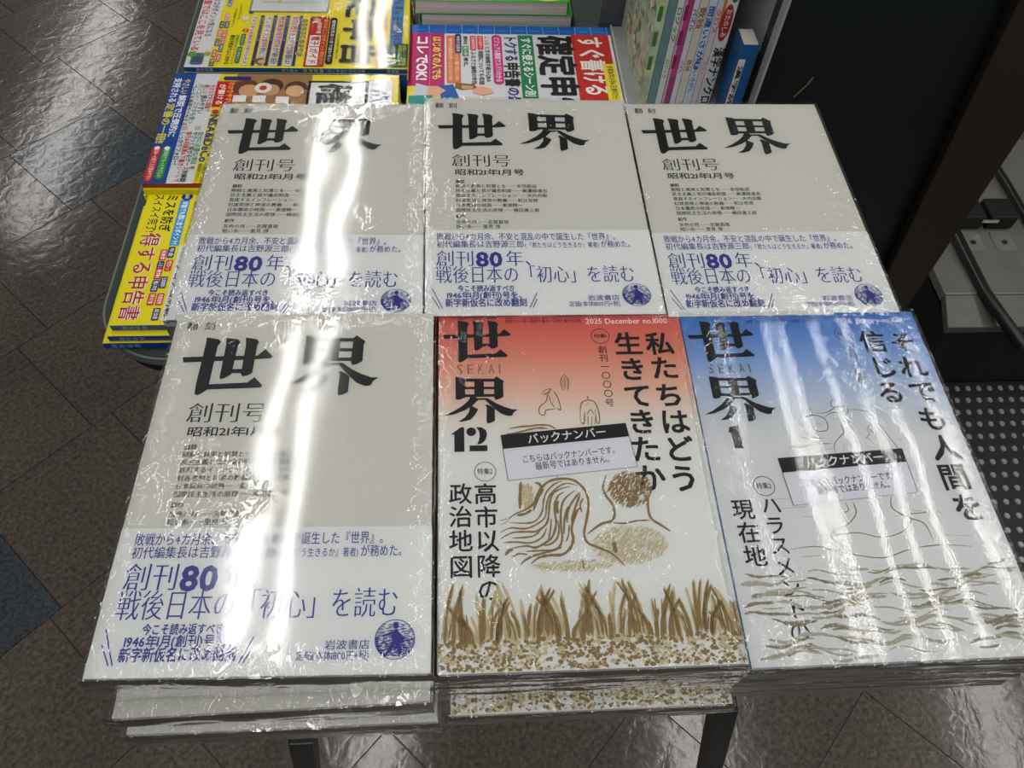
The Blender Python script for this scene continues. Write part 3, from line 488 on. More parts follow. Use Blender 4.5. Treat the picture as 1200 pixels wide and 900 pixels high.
def make(kind, corners, thick, label, group, wrap, wr_seed, printing=True, ripple=0, wfac=1.0, famt=1.0, bot=None):
    H = 205.5 if kind == 'reprint' else 210.9
    xs = sum(c[0] for c in corners)/4; ys = sum(c[1] for c in corners)/4; zs = min(c[2] for c in corners)-thick if bot is None else min(bot)
    bc = [[c[0], c[1], zs if bot is None else b_] for c, b_ in zip(corners, bot or [0]*4)]
    org = (xs, ys, zs)
    root = thing('reprint_book' if kind == 'reprint' else 'magazine', label, 'book' if kind == 'reprint' else 'magazine', xs, ys, zs, group)
    def S(u, w_, hh=0):
        if hh >= 0: return bil(corners, u, w_, hh, H, org)
        p = bil(corners, u, w_, 0, H, org); t = -hh/thick; q = bil(bc, u, w_, 0, H, org); return (p[0], p[1], p[2]*(1-t)+q[2]*t)
    cov = {'reprint': COV_R, 'dec': GR_RED, 'jan': GR_BLUE}[kind]
    tk = thick if abs(corners[3][2]-corners[2][2]) < 6 else thick
    book_body(root, S, H, thick, cov, EDGE if kind == 'reprint' else EDGE_W)
    if printing == True:
        if kind == 'reprint': reprint_print(root, S, H)
        else:
            mag_print(root, S, H, kind == 'dec')
    elif printing == 'ledge':
        if kind != 'reprint':
            g, t = MB(), MB(); specks(g, t, S, H, random.Random(5), .1, 194, 1000); g.build('illustration', ink(GOLD), root); t.build('illustration_shading', ink(TAN), root)
    if wrap: film(root, S, H, thick+1, film_mat('shrink_wrap_%s' % wr_seed, famt, ripple, wr_seed, wfac), wr_seed)
    return root
def flat(x0, y0, z, H, w_=148): return [[x0, y0+H, z], [x0+w_, y0+H, z], [x0+w_, y0, z], [x0, y0, z]]
C_ = D['corners']
def lower(c, dz): return [[p[0], p[1], p[2]-dz] for p in c]
# --- front left: reprints
fl_c = C_['FL']
make('reprint', fl_c, 24, 'cream reprint book on top of the front left stack, glossy wrap', 'reprint books', True, 1.3, wfac=.9, famt=.85, bot=(-24, -17.5, -17.5, -28))
make('reprint', [[-165.5, 285, -24.6], [-17.5, 285, -18.1], [-17.5, 79.6, -18.1], [-166.5, 79.6, -28.6]], 18, 'wrapped reprint second from top in the front left stack', 'reprint books', True, 2.2, 'ledge', bot=(-44,)*4)
make('reprint', flat(-165, 75.4, -45.2, 205.5, 150), 18, 'wrapped reprint third from top in the front left stack', 'reprint books', True, 4.1, 'ledge')
make('reprint', flat(-163, 97, -64.6, 205.5), 15.5, 'lowest reprint resting on the board in the front left stack', 'reprint books', False, 0, False)
# --- front middle: red December issue
make('dec', C_['FM'], 14, 'December magazine with red sky cover on top of the middle stack', 'red cover magazines', True, 5.3, wfac=.4, famt=.8)
for i in range(2): make('dec', flat(-13.8, 88.3, -7.3-14.5*(i+1)+.2, 210.9), 14, 'red cover magazine, %s from top of the front middle stack' % ('second', 'third')[i], 'red cover magazines', True, 6+i, False)
make('dec', flat(-8.5, 78.9, -51, 210.9, 145.5), 12.5, 'speckled magazine sticking out lowest at the front of the middle stack', 'red cover magazines', True, 8.2, 'ledge')
make('dec', flat(-13, 98, -64, 210.9), 16, 'lowest red cover magazine, flat on the board in the middle stack', 'red cover magazines', False, 0, False)
# --- front right: blue January issue
make('jan', C_['FR'], 12.6, 'January magazine with blue sky cover on top of the right stack', 'blue cover magazines', True, 9.4, ripple=1.0, wfac=.6, famt=.95)
for i in range(3): make('jan', flat(134.3, 85.4, -4.2-13.2*(i+1), 210.9), 12.4, 'blue cover magazine, %s from top of the front right stack' % ('second', 'third', 'fourth')[i], 'blue cover magazines', True, 10+i, False)
make('jan', flat(134.5, 98, -60, 210.9), 20, 'lowest blue cover magazine resting on the board, right stack', 'blue cover magazines', False, 0, False)
# --- back row: reprints
for n, pos, sd, wf in (('BL', 'back left', 13.7, .8), ('BM', 'back middle', 14.9, .35), ('BR', 'back right', 16.2, .5)):
    make('reprint', C_[n], 18.6, 'cream reprint book on top of the %s stack' % pos, 'reprint books', True, sd, wfac=wf, famt=.95)
    for i in range(3): make('reprint', flat(C_[n][3][0], C_[n][3][1], min(p[2] for p in C_[n])-19.3*(i+1), 205.5), 18.4, 'reprint book, %s from top of the %s stack' % (('second', 'third', 'lowest')[i], pos), 'reprint books', True, sd+i+.5, False)
# ============================================================ NOTICE STICKERS (part of the two top magazines)
for nm, cs in (('magazine', ((34.4, 84.9), (105.3, 78.4), 0, 0, (108.5, 105.8), (37.5, 112.7))), ('magazine.005', ((38.1, 101.0), (109.9, 96.9), 0, 0, (109.6, 123.9), (40.1, 129.3)))):
    r_ = bpy.data.objects[nm]; cc = C_['FM'] if nm == 'magazine' else C_['FR']; org = (r_.location.x*1000, r_.location.y*1000, r_.location.z*1000-FZ)
    sticker(r_, (lambda cc, org: lambda u, w_, hh=0: bil(cc, u, w_, hh, 210.9, org))(cc, org), cs, .35)
# ============================================================ TAX MAGAZINES LYING ON THE DISPLAY TABLE
# sheet coordinates: a runs towards the viewer (reading direction), b runs from the right hand head of the magazine to the left
class Q:
    """print collector: one mesh per colour"""
    def __init__(s, S): s.S = S; s.m = {}; s.lv = .06
    def g(s, c): return s.m.setdefault(c, MB())
    def up(s): s.lv += .012; return s.lv
    def box(s, c, a0, b0, a1, b1): rect(s.g(c), s.S, a0, b0, a1, b1, s.up())
    def pill(s, c, a0, b0, a1, b1, r=None): pill(s.g(c), s.S, a0, b0, a1, b1, s.up(), r)
    def disc(s, c, a, b, r, ry=None): disc(s.g(c), s.S, a, b, r, s.up(), 20, ry)
    def t(s, c, txt, a0, b0, a1, b1, style='b', **k): text(s.g(c), s.S, txt, a0, b0, a1, b1, style, s.up(), **k)
    def poly(s, c, pts): h = s.up(); p = [s.S(a, b, h) for a, b in pts]; s.g(c).poly(p)
    def done(s, root, name='cover_print'):
        for c, g in s.m.items(): o = g.build('%s_%s' % ({'ffffff': 'white', '141414': 'black'}.get(c, s.cn(c)), name), ink(c), root)
    def cn(s, c):
        r, g, b = (int(c[i:i+2], 16) for i in (0, 2, 4))
        if max(r, g, b)-min(r, g, b) < 26: return 'grey' if r > 70 else 'black'
        if r > 180 and g > 160 and b < 130: return 'yellow'
        if r > 200 and g > 100: return 'orange' if b < 120 else 'pale'
        if b >= r and b >= g: return 'blue'
        if g > r: return 'green'
        return 'red' if b < 90 else 'pink'
def tax_mag(Xr, Yt, ztop, thick, wa, wb, cover, spine, label, group, spine_top=False, printed=None, name='magazine', edge=None, clear_film=False):
    zb = ztop-thick; cx, cy = Xr-wb/2, Yt-wa/2
    root = thing(name, label, 'magazine' if name == 'magazine' else 'book', cx, cy, zb, group)
    def S(a, b, h=0): return (Xr-b-cx, Yt-a-cy, thick+h)
    g = MB(); g.box(-wb/2+1, -wa/2+.8, .4, wb/2-1, wa/2-.8, thick-.4); g.build('page_block', edge or EDGE_W, root)
    g = MB(); y0, y1 = -wa/2, wa/2
    g.box(-wb/2, y0, thick-.4, wb/2, y1, thick); g.box(-wb/2, y0, 0, wb/2, y1, .4); g.build('cover', cover, root)
    if spine is not None:
        g = MB(); ys = (y1, y1+.5) if spine_top else (y0-.5, y0); g.box(-wb/2, ys[0], 0, wb/2, ys[1], thick); g.build('spine', spine, root)
    if spine is SPB and printed or spine is BLU:
        V = lambda u, w_, h=0: (wb/2-w_, -wa/2-.6-h, thick-u)
        g = MB(); s = (thick-2)/.86
        for txt, b_ in (('速報版', 14), ('書けば安心見本つき', 60), ('令和八年', 150), ('総合出版', 262)):
            vtext(g, V, [(c, thick/2, b_+i*s*1.02) for i, c in enumerate(txt)], s*.9, 'r', .02)
        g.build('spine_lettering', ink('b9cbe0'), root)
        g = MB(); vtext(g, V, [(c, thick/2, 116+i*s*1.3) for i, c in enumerate('確定申告')], s, 's', .03); g.build('spine_title', ink('d8d23c'), root)
    if printed: q = Q(S); printed(q); q.done(root)
    if clear_film:
        g = MB(); g.grid(lambda a, b: S(wa-b*wa, wb-a*wb, 1.6+.5*math.sin(a*9+b*3)*(1-abs(2*b-1))), 24, 16); o = g.build('shrink_wrap', film_mat('magazine_wrap_%d' % len(bpy.data.materials), .7, 0, ztop*.37, .25), root, smooth=True)
    return root, S
YEL = mat('cover_yellow', 'e9da1c', .3, spec=.5, coat=.4); WHT = mat('cover_white', 'd9d9dc', .3, coat=.4); BLU = mat('cover_blue', '123f94', .35, coat=.3); GRN = mat('cover_green', '3fae3a', .35, coat=.3)
SPB = mat('spine_blue', '0d4a86', .35, coat=.3)
Wt, Bk = 'ffffff', '141414'
def p_yellow(q):
    q.t(Bk, 'ミスを防ぎ', 8, 262, 70, 274.5, 'B'); q.t(Bk, 'スイスイ完了!', 8, 278, 71, 289, 'b')
    q.t(Wt, '得する申告書', 72, 271, 201, 291, 'k'); q.t('b81f1c', '得する申告書', 72, 271, 201, 291, 'B')
    q.box('2a8fd0', 18, 246.5, 92, 257.5); q.t(Wt, '早割でも間に合うポイント!', 20, 248.5, 90, 255.5, 'b')
    q.disc('1b2a6b', 12, 251, 6.5); q.t(Wt, '最新', 8, 249, 16, 253.5, 's')
    q.box('d9d9dc', 91, 232, 201, 245.5); q.t('1e8a4c', 'パソコン・スマホで', 60, 234, 118, 243, 'b'); q.t(Bk, 'ソコソコ満載!', 119, 234.5, 198, 244, 'b')
    for a, b, c, s in ((102, 253, '1b2a6b', '年金'), (106, 261, 'c42a20', '医療費'), (122, 252, 'c42a20', '住宅ローン'), (124, 261, '1b2a6b', 'ふるさと'), (134, 261, 'c42a20', '株'), (147, 253, '1b2a6b', '生命保険料'), (152, 261, '1b2a6b', '個人年金'), (171, 252, 'c42a20', '地震保険'), (171, 261, 'c42a20', '寄付金'), (192, 252, '1b2a6b', '配当金')):
        q.pill(c, a-8, b-3.8, a+9, b+3.8, 1.2); q.t(Wt, s, a-6.5, b-2.4, a+7.5, b+2.4, 's')
def p_nisa(q):
    q.box('1c4a9e', 0, 269, 213, 297); q.box('d7d8dc', 0, 238, 213, 269); q.box('a87e55', 0, 116, 62, 215); q.box('c42018', 16, 212, 70, 239)
    q.t('f0d850', 'わかりやすい', 18, 216, 66, 224, 'b'); q.t('f2efe8', 'が書ける', 22, 227, 66, 235, 'B')
    q.t('e9e36a', 'やさしい', 12, 274.5, 44, 283.5, 'B'); q.t(Wt, '解説で圧倒的に', 46, 274.5, 130, 283.5, 'B')
    q.t(Wt, '支持される', 10, 286, 62, 295.5, 'B'); q.t('f0e23a', '定番の一冊!!', 63, 285.5, 142, 296, 'B')
    q.pill('2f9a35', 146, 274, 206, 284); q.t(Wt, '税目別でもっとやさしい', 152, 276.4, 203, 281.6, 's'); q.pill('c8281e', 146, 286, 210, 296.4); q.t(Wt, '日本一の売り上げ読みやすい', 152, 288.2, 207, 294, 's')
    q.disc(Wt, 150, 279, 3.2); q.disc(Wt, 150, 291, 3.2)
    q.t(Bk, 'コールも画面でつかえる', 24, 264, 108, 271.5, 'b'); q.t('1e8a4c', 'パソコン・スマホも使っ', 22, 256, 104, 263, 'b'); q.t('c42a20', '新しい', 24, 248, 44, 255.5, 'b'); q.t(Bk, '読みやすい', 46, 248, 84, 255.5, 'b'); q.t('c42a20', '大きな文字と図版で', 24, 240.5, 80, 247, 'b')
    q.pill('c9b0a0', 108, 261, 116, 268, 1); q.pill('c9b0a0', 108, 245, 116, 252, 1)
    q.t(Bk, 'しっかりフォロー!', 119, 262, 181, 268.5, 'b'); q.t('c42a20', '索引&用語集&下書きシートで', 119, 254.5, 211, 261, 'b'); q.t(Bk, 'サクッと探せる!ケース別解説', 119, 247, 211, 253.6, 'b'); q.t('1e8a4c', '自分に必要な項目', 119, 240, 180, 246.4, 'b'); q.t(Bk, 'を', 182, 240, 190, 246.4, 'b')
    q.t('1b3a86', 'NISA&iDeCo', 86, 226.5, 176, 237, 'B', lat=True); q.t('3c3a20', 'で資産もできる', 178, 226, 211, 231, 's'); q.t('3c3a20', '税制解説もやさしい', 178, 232, 211, 236.6, 's')
    q.disc('c42a20', 80, 232, 4.5)
    for a, b, r, c in ((30, 200, 17, '6b4630'), (36, 196, 13, 'd3a679'), (26, 168, 16, '4d3224'), (34, 168, 12, 'c9a079'), (30, 135, 15, '5a3a28'), (36, 136, 12, 'dcb48c'), (30, 178, 11, 'e9e6dd'), (30, 178, 5, 'c23b2b')): q.disc(c, a, b, r)
    q.pill('3a2a78', 6, 196, 14, 232, 3)
    for a, b in ((52, 205), (52, 180), (54, 150)): q.box('e9e9ea', a-6, b-8, a+8, b+9)
    q.box(Bk, 14, 41, 90, 120); q.box('e4e4e6', 18, 44, 90, 116); q.t(Bk, '確定申', 20, 64, 150, 108, 'k')
    q.box('e4e4e6', 12, 8, 80, 40); q.t('1b3a86', 'おさえて', 16, 26, 62, 37, 'B'); q.t('1b3a86', 'バッと', 18, 12, 56, 24, 'B'); q.box(Bk, 12, 39.5, 80, 41)
def p_top(q):
    q.box('d9d9dc', 0, 267, 210, 297); q.t('c42430', '税務調査ではここを見ている!', 12, 285, 177, 295.5, 'B'); q.t(Bk, '調査官はココがポイント!気になる', 10, 273, 141, 282, 'b')
    # little round tub with leaves
    q.pill('5b6f86', 178, 274, 205, 291, 4); q.disc('5aa03c', 182, 291, 6); q.disc('a0a83c', 180, 271, 5); q.pill('47586c', 186, 276, 200, 289, 2)
    for a, b, c, s in ((58, 259, '4a6fc0', '下書'), (92, 258, 'd88a98', '寄付'), (112, 262, '2c2c50', '年金'), (112, 255, '2c2c50', '退職金'), (132, 262, 'c86058', '医療費控除'), (134, 255, 'c86058', '災害'), (154, 262, '2c4a80', '生命保険'), (150, 255, 'c86058', '住宅'), (168, 255, '2c4a80', '株配当'), (180, 262, 'c03048', '副業'), (190, 255, 'c03048', '相続'), (200, 262, '2c2c50', '贈与')):
        q.pill(c, a-9, b-3, a+8, b+3, 1.4); q.t('f0eee8', s, a-7.5, b-2, a+6.5, b+2, 's')
    q.pill('1f6b4a', 133, 225.5, 160, 231.5); q.t('cfe3d0', '会社員の人', 136, 227, 158, 230.4, 's'); q.pill('1f6b4a', 163, 226, 201, 232.5); q.t('cfe3d0', '個人事業主の人', 167, 227.4, 199, 231.2, 's'); q.pill('1f6b4a', 20, 222, 84, 229); q.disc('b8301e', 125, 227.5, 4.5); q.t('f0e0c0', '特集', 121, 226, 129, 229.4, 's')
    q.t('3a3418', 'まずは国税庁のサイト', 70, 246, 118, 249, 's'); q.t('3a3418', 'スマホでラクラク', 60, 240, 100, 243, 's'); q.t(Bk, '書き方見本でよくわかる', 136, 240, 204, 246, 'b'); q.t('1f6b4a', '控除のもれなくチェック', 136, 234, 204, 238, 's')
    q.poly('d9d9d0', [(88, 228), (98, 226), (102, 234), (92, 237)])
    for k, (b0, b1, c, s) in enumerate(((216, 222, 'd8d8dc', 'さまざまな税額控除が受けられる'), (205.5, 210, '2a2a78', ''), (194, 203, 'd8d8dc', 'インボイス2割特例に注目'), (187.5, 192, '2a2a78', ''), (176, 185.5, 'd8d8dc', '特定親族特別控除が新設!'), (169.5, 174.5, '2a2a78', ''), (157, 167, 'd8d8dc', '年収の壁引き上げで控除額は?'), (151.5, 155.5, '2a2a78', ''))):
        q.box(c, 88, b0, 206, b1)
        if s: q.t('b8242a', s[:-4], 90, b0+.8, 90+(len(s)-4)*112/len(s), b1-.8, 'b'); q.t(Bk, s[-4:], 90+(len(s)-4)*112/len(s), b0+.8, 203, b1-.8, 'b')
        else: q.t('c8c8e8', '改正のポイントとしくみ', 92, b0+.7, 150, b1-.7, 's')
    for i in range(9): q.disc('2a2a78', 100+i*10, 147, 3.2, 3.4); q.disc('e9da1c', 100+i*10, 147, 1.6, 1.8)
    q.poly('7a5a4a', [(192, 210), (205, 200), (206, 196), (190, 194)]); q.disc('d9a880', 198, 196, 5)
    q.box('9aa0a4', 20, 117, 79, 228); q.box('d3d4d2', 0, 119, 77, 226); q.box('bcc0be', 52, 132, 58, 214); q.box('c8bd50', 20, 186, 58, 190); q.box('a8aeb0', 20, 150, 40, 153)
    for i in range(6): q.box('c2c6c6', 24+i*8, 128, 25+i*8, 210)
    q.box('bb2c22', 90, 113, 207, 140); q.pill(Bk, 92, 102, 202, 111.5); q.t('e8e4d8', '書類別見本つきで迷わない', 98, 104.3, 196, 109.2, 'b'); q.t('e8c060', '直せばここがポイント早わかり', 96, 115, 204, 120.5, 'b'); q.t('f4e6e0', '税額計算', 104, 123.5, 132, 129, 'b')
    q.box('e8e0dc', 136, 122, 162, 137); q.t('a02820', '電子', 138, 124, 160, 135, 'B'); q.box('e8e0dc', 164, 122, 205, 137); q.t('a02820', 'ガイド', 166, 124, 203, 135, 'B'); q.disc('e0b088', 100, 131, 6); q.disc('3a3a80', 97, 137, 3.5)
    q.t(Bk, '確定申告', -22, 50, 206, 92, 'k'); q.t('4a4420', '令和八年版 国税庁の様式に対応', 130, 96, 190, 99, 's')
    q.t('b02a20', 'すぐにできる', 20, 31, 148, 44, 'B'); q.box('2a78c4', 0, 8.5, 154, 26); q.t('0c3a70', '2026年3月16日締切分', 0, 11, 150, 24, 'k'); q.t('eaf0f4', '2026年3月16日締切分', 0, 11, 150, 24, 'b')
    q.box('1f5a3a', 154, 0, 207, 34); q.t('dce25a', '申告書が書ける記入例', 157, 9, 204, 14, 's'); q.t('dce25a', '付録シート最新版', 157, 3, 204, 8, 's'); q.t('e9efe9', '20', 176, 17, 204, 30, 'k', lat=True); q.t('e9efe9', '大特集', 157, 18, 173, 22, 's')
    q.box('a82a20', 154, 35, 207, 43); q.t('f0e0d0', 'サンプルで簡単書込み', 157, 36.6, 204, 41.5, 's')
def p_red(q):
    q.box('1d62b4', 0, 0, 21, 297)
    for i in range(13):
        b = 4+i*24; q.box('8fb6dc', 0, b, 20.6, b+.8)
        if b+20 < 297: q.t('7fb0e0', '確定申告書の書き方', 8, b+4, 16, b+10, 'r') if False else q.box('5c9ad6', 12, b+5, 13.2, b+19)
    q.box('b32468', 21, 246, 146, 297); q.box('e8d840', 146, 230, 210, 297); q.t('f2eef2', 'コレでOK!', 27, 269.5, 134, 287, 'k'); q.t('f0dc3c', 'はじめての人でも', 29, 251, 132, 263.5, 'B'); q.box('d880b0', 21, 266.4, 146, 267)
    q.pill('d8743c', 26, 223, 139, 243, 3); q.t('f4e6da', '令和七年分の最新様式を使ってはじめての人でも安心', 32, 235, 134, 240.5, 's'); q.t('f4e6da', 'イラスト満載で本当によくわかる', 72, 226, 134, 231.5, 's')
    q.pill('2c2c78', 22, 221.6, 70, 231); q.t('f0e6a0', '今年の注目点', 27, 224, 66, 229, 'b')
    q.t(Bk, '便利な', 27, 213, 50, 219, 'b'); q.box('1f8a50', 52, 211.5, 76, 220.5); q.t('e0f0e4', '記入例', 54, 213.4, 74, 218.6, 'b'); q.t(Bk, '様式。', 79, 213, 106, 219, 'b')
    q.pill('cc3a3a', 27, 200.5, 62, 209, 1.5); q.t('f4dcdc', '医療費控除', 29, 202.4, 60, 207, 's'); q.t(Bk, 'ふるさと納税の申告', 65, 201.5, 142, 208.5, 'b')
    q.pill('cc3a3a', 27, 190, 60, 198.5, 1.5); q.t('f4dcdc', '年の途中で', 29, 192, 58, 196.6, 's'); q.t(Bk, '相続についても収録', 63, 191, 142, 198, 'b'); q.t('c83a3a', 'こった', 27, 181, 50, 188, 'b'); q.t(Bk, 'ときの納税手続もQ&A', 52, 181, 136, 188, 'b')
    q.pill('c02a78', 24, 163, 141, 177.5); q.t('f4e4ee', 'ビジュアル解説でスバリわかる', 30, 166, 136, 174.5, 'b')
    q.t('1b2a80', 'トクする', 25, 142, 88, 160, 'B'); q.t(Bk, '申告書', 90, 142, 146, 162, 'k'); q.t('1b2a80', 'の最', 147, 143, 186, 160, 'B')
    q.box('1f7a4c', 24, 117, 171, 139); q.t('eaf2ec', 'すぐに使えるシーン別', 30, 121, 168, 135, 'B')
    q.t(Bk, '確定申告', 24, 62, 216, 112, 'k'); 
    q.box('c2281e', 21, 4, 212, 60); q.box('d9d9dc', 21, 0, 212, 4); q.t('f2eae6', 'すぐ書ける', 25, 17, 166, 52, 'B'); q.box('ecd93a', 92, 2, 176, 20); q.t(Bk, '令和8年3月16日締切分', 95, 6, 172, 15, 'b')
    q.poly('c9ccd0', [(140, 285), (150, 262), (168, 252), (180, 280), (175, 290)]); q.poly('2458a8', [(146, 256), (142, 234), (172, 226), (176, 250)]); q.poly('e2a888', [(148, 268), (146, 256), (156, 244), (170, 258), (164, 270)])
    q.poly('8a5a30', [(138, 230), (142, 205), (150, 200), (154, 222), (150, 232)]); q.poly('c8a070', [(144, 222), (146, 206), (152, 208), (152, 222)]); q.poly('e2a888', [(152, 206), (146, 196), (150, 182), (160, 178), (166, 194), (160, 208)]); q.poly('2f8f8a', [(168, 295), (166, 262), (190, 262), (192, 295)])
# yellow pile (B), near left corner
G_Y = 'yellow tax magazines near the rounded corner'
tax_mag(-75, 734, -300.2, 7.8, 207, 297, YEL, BLU, 'yellow magazine with big red lettering, top of the near left pile', G_Y, printed=p_yellow)
tax_mag(-79, 726, -308.4, 7.8, 207, 297, YEL, BLU, 'yellow magazine second in the near left pile, dark blue spine', G_Y)
tax_mag(-86, 724, -316.7, 8.8, 208, 297, YEL, BLU, 'yellow magazine lowest in the near left pile, sticking out left', G_Y)
G_N = 'blue and white tax magazines behind the yellow pile'
tax_mag(-79, 941, -285, 6.6, 212, 297, YEL, mat('spine_red', '9c2a1c', .4), 'blue, white and yellow magazine with savings lettering, top of second pile', G_N, printed=p_nisa, clear_film=True)
for i in range(4): tax_mag(-79-(i % 2)*2, 938-i, -292.4-8.4*i, 8.0, 212, 297, YEL, YEL, 'yellow backed magazine %s in the second pile from the table corner' % ('second from top', 'third from top', 'fourth from top', 'lowest')[i], G_N)
G_T = 'yellow and white tax magazines at the far left'
tax_mag(-68, 1158, -280, 6.8, 210, 297, YEL, SPB, 'yellow magazine with heavy black title and striped columns, far left pile top', G_T, printed=p_top, clear_film=True)
for i in range(4): tax_mag(-69+i, 1156, -287.6-9.6*i, 9.2, 209, 297, YEL, SPB, 'yellow magazine with blue spine, %s in the far left pile' % ('second from top', 'third from top', 'fourth from top', 'lowest')[i], G_T)
G_R = 'white, red and magenta tax magazines in the middle'
tax_mag(228, 1085, -300, 6.8, 210, 297, WHT, mat('spine_sky', '1d62b4', .35), 'white magazine with red, green and magenta title panels, blue tabbed edge', G_R, spine_top=True, printed=p_red)
for i in range(2): tax_mag(227, 1084, -307.4-9.3*i, 8.9, 210, 297, mat('cover_magenta', 'b32468', .4), mat('spine_sky', '1d62b4', .35), 'magenta backed magazine %s under the red and white titled one' % ('directly', 'lowest')[i], G_R, spine_top=True)
# thick green books behind
def p_green(q):
    q.pill('d9d9dc', 0, 165, 205, 222, 1); q.disc('b3285a', 188, 145, 24, 22); q.t('f4dce4', '最新版', 176, 136, 200, 154, 'b'); q.box('ecd93a', 150, 170, 204, 190); q.t('8a3a20', '所得税', 154, 174, 200, 186, 'b'); q.disc('ecd93a', 190, 24, 20, 18); q.t(Bk, '安心', 180, 18, 200, 30, 'b'); q.pill('f0f0f0', 184, 108, 204, 120, 2)
edge_b = paper_edge('page_edges_thick', 'dcd3c8', 500)
def upright(q):
    S0 = q.S
    q.disc('ecd93a', 198, 30, 9, 22); q.disc('b3285a', 196, 158, 11, 22); q.box('d9d9dc', 180, 186, 208, 222); q.box('ecd93a', 190, 190, 207, 205)
    V = lambda u, w_, h=0: S0(w_, 222-u, h)
    text(q.g(Bk), V, '告しよ', 90, 178, 186, 207, 'B', q.up()); text(q.g('f4dce4'), V, '最新版', 52, 190, 76, 200, 'b', q.up()); text(q.g('6a4a10'), V, '安心', 182, 192, 204, 203, 'b', q.up())
tax_mag(164, 1302, -266, 20, 210, 224, GRN, None, 'thick green covered book on top of the pile behind the tabbed magazine', 'thick green tax books', printed=upright, name='tax_book', edge=edge_b)
tax_mag(172, 1302, -287, 18.5, 210, 224, GRN, None, 'thick green book below, shifted right, in the pile behind the tabbed magazine', 'thick green tax books', name='tax_book', edge=edge_b)
tax_mag(168, 1302, -306.5, 19, 210, 224, GRN, None, 'lowest thick green book of the pile behind the tabbed magazine', 'thick green tax books', name='tax_book', edge=edge_b)
# ============================================================ MAGAZINE RACK, DARK PANEL, POST
gm = mat('rack_grey', '8d9093', .45, noise_amt=.04); gd = mat('rack_bluegrey', '4e565c', .45)
rk = thing('magazine_rack', 'grey metal magazine rack standing at the right end of the display table', 'rack', 310, 965, -326)
g = MB(); g.box(-77, -130, 0, 74, 124, 26); g.build('base', gm, rk, bevel=1.5)
g = MB(); g.box(-80, -130, 0, -77.2, 124, 28); g.build('base_edge', mat('rack_edge', 'b4b4b0', .35), rk)
g = MB(); g.box(-96, 126, 0, 78, 129, 620); g.build('back_panel', gd, rk)
g = MB(); g.box(75.5, -112, 0, 78.5, 124, 620); g.build('side_panel', mat('rack_side', 'a3a4a3', .5, noise_amt=.05), rk)
spines = ((238, 249.5, 260, 'b9c9a6', '4d7c3a', '', 'magazine with green leafy cover, leftmost in the rack'), (250, 260, 258, '6f8f93', '6f8f93', '漢字', 'magazine with grey teal spine, second from left in the rack'),
          (260.6, 268.6, 258, 'd9ddd6', '2f8a58', 'ロジック', 'white and green spined magazine, third in the rack'), (269.2, 279.6, 262, 'b0447c', '8e2a5c', '', 'magazine with magenta spine, fourth in the rack'),
          (280.2, 287, 256, 'dcd6e2', '6a4a9a', 'パズル', 'white and purple spined thin magazine in the rack'), (287.6, 297.4, 258, 'd8d3c0', 'a06a50', '数独', 'cream spined magazine right of the purple one'),
          (298, 308, 260, 'cfd9e6', '2a56a8', '間違いさがし', 'white and blue spined magazine in the rack'), (308.6, 316, 256, 'e0ccd4', 'c05a80', 'クロス', 'pink white thin magazine in the rack'),
          (316.6, 333.4, 262, 'dcdcdc', '1a1a1a', '漢字ナンクロ', 'wide white spined magazine with a red oval mark in the rack'))
